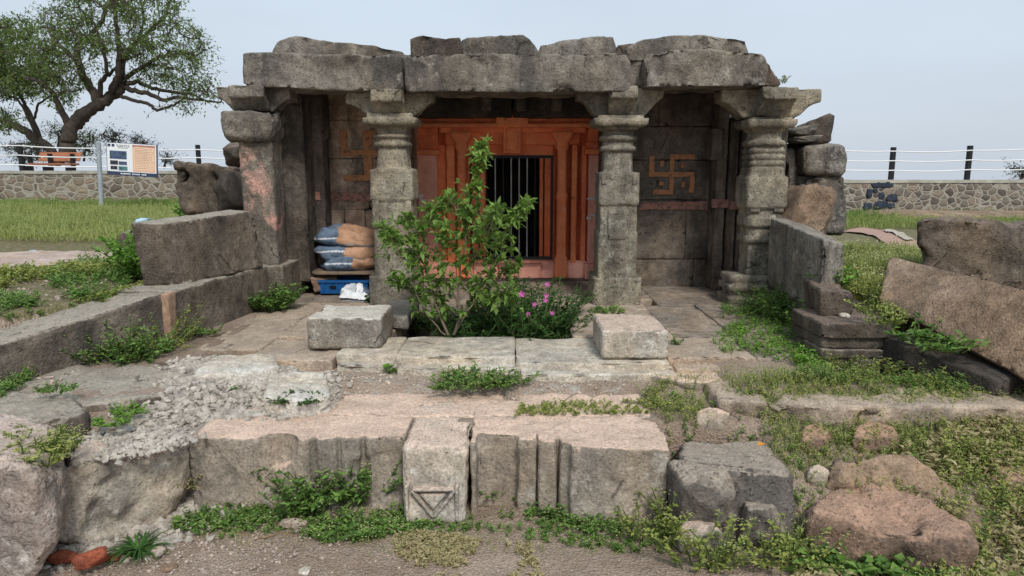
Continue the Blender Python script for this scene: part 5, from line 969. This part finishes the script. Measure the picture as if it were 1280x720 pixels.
# central sapling: several stems drawn through the photograph's shape
def sapling():
    t = empty('sapling', PZ(566, 415, .3), 'leafy green young tree growing from the planting pit before the doorway', 'young tree'); r = np.random.RandomState(12); g = Geo(); lf = Geo(); Y = 4.85
    main = [[(568, 418), (575, 395), (572, 360), (578, 320), (585, 280), (592, 240), (597, 205), (602, 182)],
            [(560, 420), (548, 390), (535, 350), (530, 310), (538, 275), (545, 255)], [(556, 420), (535, 395), (518, 360), (505, 330), (490, 300), (478, 285)],
            [(570, 415), (590, 380), (610, 350), (625, 320), (632, 290), (648, 268), (662, 254)], [(576, 400), (600, 370), (630, 345), (648, 330)], [(572, 380), (555, 345), (548, 310), (558, 285)], [(578, 340), (600, 310), (612, 285), (620, 262)], [(540, 380), (510, 365), (492, 350)], [(586, 290), (570, 262), (560, 245)], [(530, 330), (505, 300), (512, 270)], [(590, 260), (610, 275), (622, 300)], [(600, 370), (622, 375), (640, 362)]]
    for bi, L_ in enumerate(main):
        dy = 0; P_ = []
        sy = r.uniform(-1, 1)*.28
        for k, (a, b_) in enumerate(L_): s = k/(len(L_)-1); P_.append(PY(a, b_, Y+sy*s*(1 if bi else .15)))
        pts = []
        for k in range(len(P_)-1):
            for j in range(4): pts.append(P_[k].lerp(P_[k+1], j/4)+Vector(r.normal(size=3)*.004))
        pts.append(P_[-1]); n = len(pts); r0 = .011 if bi < 2 else .007
        g.add(*tube(pts, [max(.002, r0*(1-k/n)) for k in range(n)], 6)); pa = np.array([p[:] for p in pts])
        for k in range(int(n*.22) if bi else int(n*.35), n):
            nt_ = 3 if k < n-4 else 4
            for j in range(nt_):
                d = unit(r.normal(size=3)*[1, 1, .5]+[0, 0, .35]); ln = r.uniform(.04, .14)*(1.0 if k < n*.7 else .45); tip = pa[k]+d*ln; g.add(*tube([pa[k], pa[k]+d*ln*.5, tip], .0018, 3)); m_ = r.randint(4, 9)
                tt = r.uniform(.3, 1.05, m_)[:, None]; th = r.normal(size=(m_, 3))*.8+d; lf.leaves(pa[k]+d*ln*tt, th, np.array([[0, 0, 1.]])+r.normal(size=(m_, 3))*.35, r.uniform(.04, .085, m_), r.uniform(.022, .042, m_), 0, np.clip(r.rand(m_)*.7+.3*(pa[k][2]-.6)/.9, 0, 1))
        if bi == 0:
            for k in range(n-14, n): th = r.normal(size=(7, 3))*[1, 1, .5]+[0, 0, .6]; lf.leaves(np.repeat(pa[k][None], 7, 0), th, np.array([[0, 0, 1.]])+r.normal(size=(7, 3))*.3, r.uniform(.035, .06, 7), .026, 1, r.rand(7))
    g.build('stem', ['stem_brown'], t, smooth=True); lf.build('foliage', ['leaf_sapling', 'leaf_fresh'], t)
sapling()
# periwinkle bush filling the pit
t = empty('flowering_bush', PZ(640, 415, .3), 'low dark bush with pink flowers filling the planting pit', 'bush'); g = Geo(); fl_ = Geo(); r = np.random.RandomState(77)
for i in range(260):
    x_ = r.uniform(-.42, .40) ; y_ = r.uniform(4.80, 5.6); h_ = (.36+.20*math.exp(-((x_-.12)/.3)**2))*r.uniform(.6, 1.15)*(1 if x_ > -.15 else .75); weedgeo(g, (x_, y_, .30), 2, h_+.06, .03, .045, 500+i, 0, .72, .42)
for px, py in ((652, 367), (684, 355), (683, 369), (682, 375), (690, 391), (628, 373), (660, 392), (668, 380)):
    p = PY(px, py, 4.88); th = np.arange(5)*2*math.pi/5+r.rand(); s_ = .03 if px in (652,) else .022; fl_ = Geo(); fl_.leaves(np.repeat(np.array(p[:])[None], 5, 0), np.stack([np.cos(th), th*0-.3, np.sin(th)], -1), np.tile([[0, -1., .2]], (5, 1)), s_, s_*.9, 0, r.rand(5)); fl_.build('flower', ['flower_pink'], t); g.add(*tube([p, (p.x+.01, p.y+.03, p.z-.12)], .002, 3), 1)
g.build('foliage', ['leaf_dark', 'stem_green', 'leaf_weed'], t)
clump('fresh green seedling weeds in the front of the planting pit', 620, 416, .40, 30, .12, .08, .035, 240, 'leaf_fresh', group=gw, wl=.55)
clump('dark low weeds in the left corner of the planting pit', 520, 412, .36, 36, .16, .10, .04, 241, 'leaf_dark', .3, group=gw, lx=[(0, 0), (22, 0), (-10, -6)])
clump('dry twig with tiny leaves in the gap beside the pale grey boulder', 240, 612, .1, 10, .12, .02, .02, 242, 'grass_dry', group=gw)
clump('tiny plant growing on the roof edge above the right capital', 978, 104, 2.28, 8, .10, .04, .02, 243, 'grass_pale', group=gw) if 0 else None
P = PY(980, 104, 6.3); g = Geo(); weedgeo(g, P[:], 8, .12, .04, .022, 243, .4); tag(g.build('weed', ['grass_pale', 'stem_green', 'flower_cream'], base=P[:]), 'tiny pale plant growing on the roof edge above the right outer capital', 'weed')
# fallen leaf and dead stick
p = PZ(946, 560, .385); g = Geo(); g.leaves([(p.x, p.y, p.z+.012)], [(1, .2, .2)], [(0, -.3, 1)], .045, .03); tag(g.build('fallen_leaf', ['leaf_orange']), 'orange fallen leaf on the broken grey stone edge', 'leaf')
g = Geo(); g.add(*tube([PZ(300, 668, .01), PZ(330, 672, .015), PZ(352, 666, .012), PZ(372, 670, .01)], .005, 6)); tag(g.build('dead_stick', 'twig', smooth=True), 'dry stick lying in the dirt below the scalloped stone', 'stick')

# ------------------------------------------------------------------ trees
def tree(label, limbs, lobes, Y, seed, nclust, leafmat_, lsz=.10, per=34, rr=1.0, name='tree', base=None):
    r = np.random.RandomState(seed); g = Geo(); lf = Geo(); nodes = []; k_ = Y/FPX
    for L_, r0, r1, dy in limbs:
        P_ = [PY(a, b_, Y+dy*(i/(len(L_)-1))) for i, (a, b_) in enumerate(L_)]; pts = []
        for i in range(len(P_)-1):
            for j in range(5): s = j/5; q_ = P_[i].lerp(P_[i+1], s); pts.append(q_+Vector(r.normal(size=3)*min(r1, 2.0)*k_*.4))
        pts.append(P_[-1]); n = len(pts); g.add(*tube(pts, [(r0+(r1-r0)*i/(n-1))*k_*rr for i in range(n)], 9)); nodes += [np.array(p[:]) for p in pts[n//4:]]
    nodes = [n_ for n_ in nodes]; C = []
    tot = sum(l[2]*l[3] for l in lobes)
    for (cx, cy, rx, ry) in lobes:
        for i in range(max(2, int(nclust*rx*ry/tot))):
            a = r.uniform(0, 2*math.pi); q_ = math.sqrt(r.rand()); dy = r.normal()*1.1; p = PY(cx+rx*q_*math.cos(a), cy+ry*q_*math.sin(a), Y+dy); C.append(np.array(p[:]))
    nd = np.array(nodes); order = np.argsort([np.min(((nd-c)**2).sum(1)) for c in C]); NP = list(nd)
    for i in order:
        c = C[i]; A_ = np.array(NP); j = int(np.argmin(((A_-c)**2).sum(1))); s0 = A_[j]; mid = (s0+c)/2+r.normal(size=3)*.08; d = np.linalg.norm(c-s0)
        if d < 3.0: g.add(*tube([s0, s0*.6+mid*.4+r.normal(size=3)*.03, mid, c], [.022+.008*d, .02, .014, .006], 4)); NP += [mid, c]
        nb = 7
        for b2 in range(nb):
            dd = unit(r.normal(size=3)*[1, 1, .55]); e_ = c+dd*r.uniform(.15, .55); m_ = per//nb+1
            if b2 % 2 == 0: g.add(*tube([c, (c+e_)/2+r.normal(size=3)*.02, e_], [.007, .005, .003], 3))
            tt = r.uniform(.25, 1.1, m_)[:, None]; q_ = c+(e_-c)*tt+r.normal(size=(m_, 3))*.06; lf.leaves(q_, r.normal(size=(m_, 3))+dd*.6, np.array([[0, 0, 1.]])+r.normal(size=(m_, 3))*.5, lsz*r.uniform(.6, 1.3, m_), lsz*.42, 0, np.clip(r.rand(m_)*.8+.2*r.rand(), 0, 1))
    t = empty(name, base or PY(*limbs[0][0][0], Y), label, 'tree'); g.build('trunk', ['bark'], t, smooth=True); lf.build('crown', [leafmat_], t); return t
tree('large spreading tree with a leaning dark trunk beyond the left boundary wall', [
    ([(84, 205), (85, 180), (88, 160), (98, 147), (115, 135), (135, 124), (150, 112), (158, 103)], 9.5, 5, 0), ([(90, 158), (98, 158), (106, 150), (112, 140)], 4.5, 3, .5),
    ([(142, 120), (140, 112), (148, 95), (149, 65), (146, 30), (140, -10)], 5, 1.6, -.8), ([(122, 130), (118, 115), (106, 100), (97, 76), (96, 58), (112, 45), (128, 25), (138, 0), (135, -30)], 5.5, 1.6, .8),
    ([(154, 108), (165, 113), (185, 117), (205, 126), (222, 121), (240, 124), (275, 128)], 3.5, 1, -.5), ([(156, 106), (172, 102), (190, 110), (215, 115), (240, 118), (262, 128)], 3.2, 1, .8), ([(150, 120), (170, 126), (186, 130), (196, 138), (215, 132), (226, 126)], 2.4, 1.2, -.8),
    ([(152, 108), (154, 80), (162, 60), (185, 40), (205, 22), (214, 0)], 3.6, 1.2, 1), ([(124, 128), (126, 105), (134, 92), (130, 60), (118, 30)], 3.4, 1.2, -1.2), ([(86, 158), (76, 136), (68, 118), (52, 104), (30, 96)], 4.5, 1.5, -.8),
    ([(156, 98), (175, 85), (198, 72), (225, 66), (245, 70)], 3, 1, 0), ([(158, 66), (172, 50), (180, 28), (176, 0)], 2, 1, .8), ([(97, 78), (82, 62), (66, 50), (58, 30)], 3, 1, .5), ([(136, 95), (150, 78), (170, 70)], 2, 1, -.5)],
    [(185, 15, 45, 26), (215, 45, 42, 22), (110, 25, 58, 28), (70, 45, 30, 22), (90, 75, 46, 26), (150, 50, 40, 26), (205, 80, 45, 16), (238, 96, 32, 16), (250, 118, 28, 9), (130, -12, 60, 22), (75, 105, 38, 14), (190, 100, 30, 10), (55, 85, 28, 18), (245, 60, 18, 14), (215, 128, 25, 7)],
    21.5, 5, 400, 'tree_leaf', per=30, lsz=.11)
tree('darker leaning tree at the far left edge beyond the boundary wall', [
    ([(75, 205), (60, 184), (42, 172), (22, 158), (0, 148), (-30, 135), (-60, 110)], 6, 3, 0), ([(52, 178), (40, 148), (30, 128), (14, 104), (0, 80)], 3, 1, .7), ([(48, 200), (44, 165), (30, 135), (18, 120)], 2.6, 1, -.6), ([(-20, 140), (-30, 110), (-20, 70)], 3, 1, 0), ([(42, 150), (48, 130), (60, 122), (75, 118)], 1.6, .8, 0)],
    [(15, 70, 48, 30), (-10, 100, 45, 30), (35, 100, 32, 20), (85, 120, 22, 8), (20, 38, 30, 14), (-30, 60, 40, 40), (5, 150, 18, 12)], 23.5, 9, 300, 'tree_leaf', per=44, lsz=.12)
def bush(label, px, py, rx, ry, Y, seed, n=26, mat='tree_leaf_grey'):
    tree(label, [([(px, py+ry+6), (px+2, py+2), (px+1, py-ry*.3)], 1.4, .5, 0)], [(px, py, rx, ry)], Y, seed, n, mat, .085, 24, name='bush_tree')
bush('grey green bush behind the park bench', 30, 190, 34, 12, 24, 21, 34); bush('grey green bush just left of the information board', 105, 180, 20, 16, 24, 22, 30, 'tree_leaf'); bush('thin grey bush behind the top of the information board', 140, 172, 14, 8, 24, 23, 16)
bush('sparse grey bush right of the information board', 178, 180, 12, 8, 24, 24, 12); bush('small dim bush behind the cable fence right of the board', 205, 198, 9, 6, 24, 25, 8); bush('sparse bush rising behind the right boundary wall at the edge', 1276, 213, 16, 6, 19.5, 26, 10); bush('dark bush under the large tree', 72, 168, 14, 12, 24, 27, 14, 'tree_leaf')
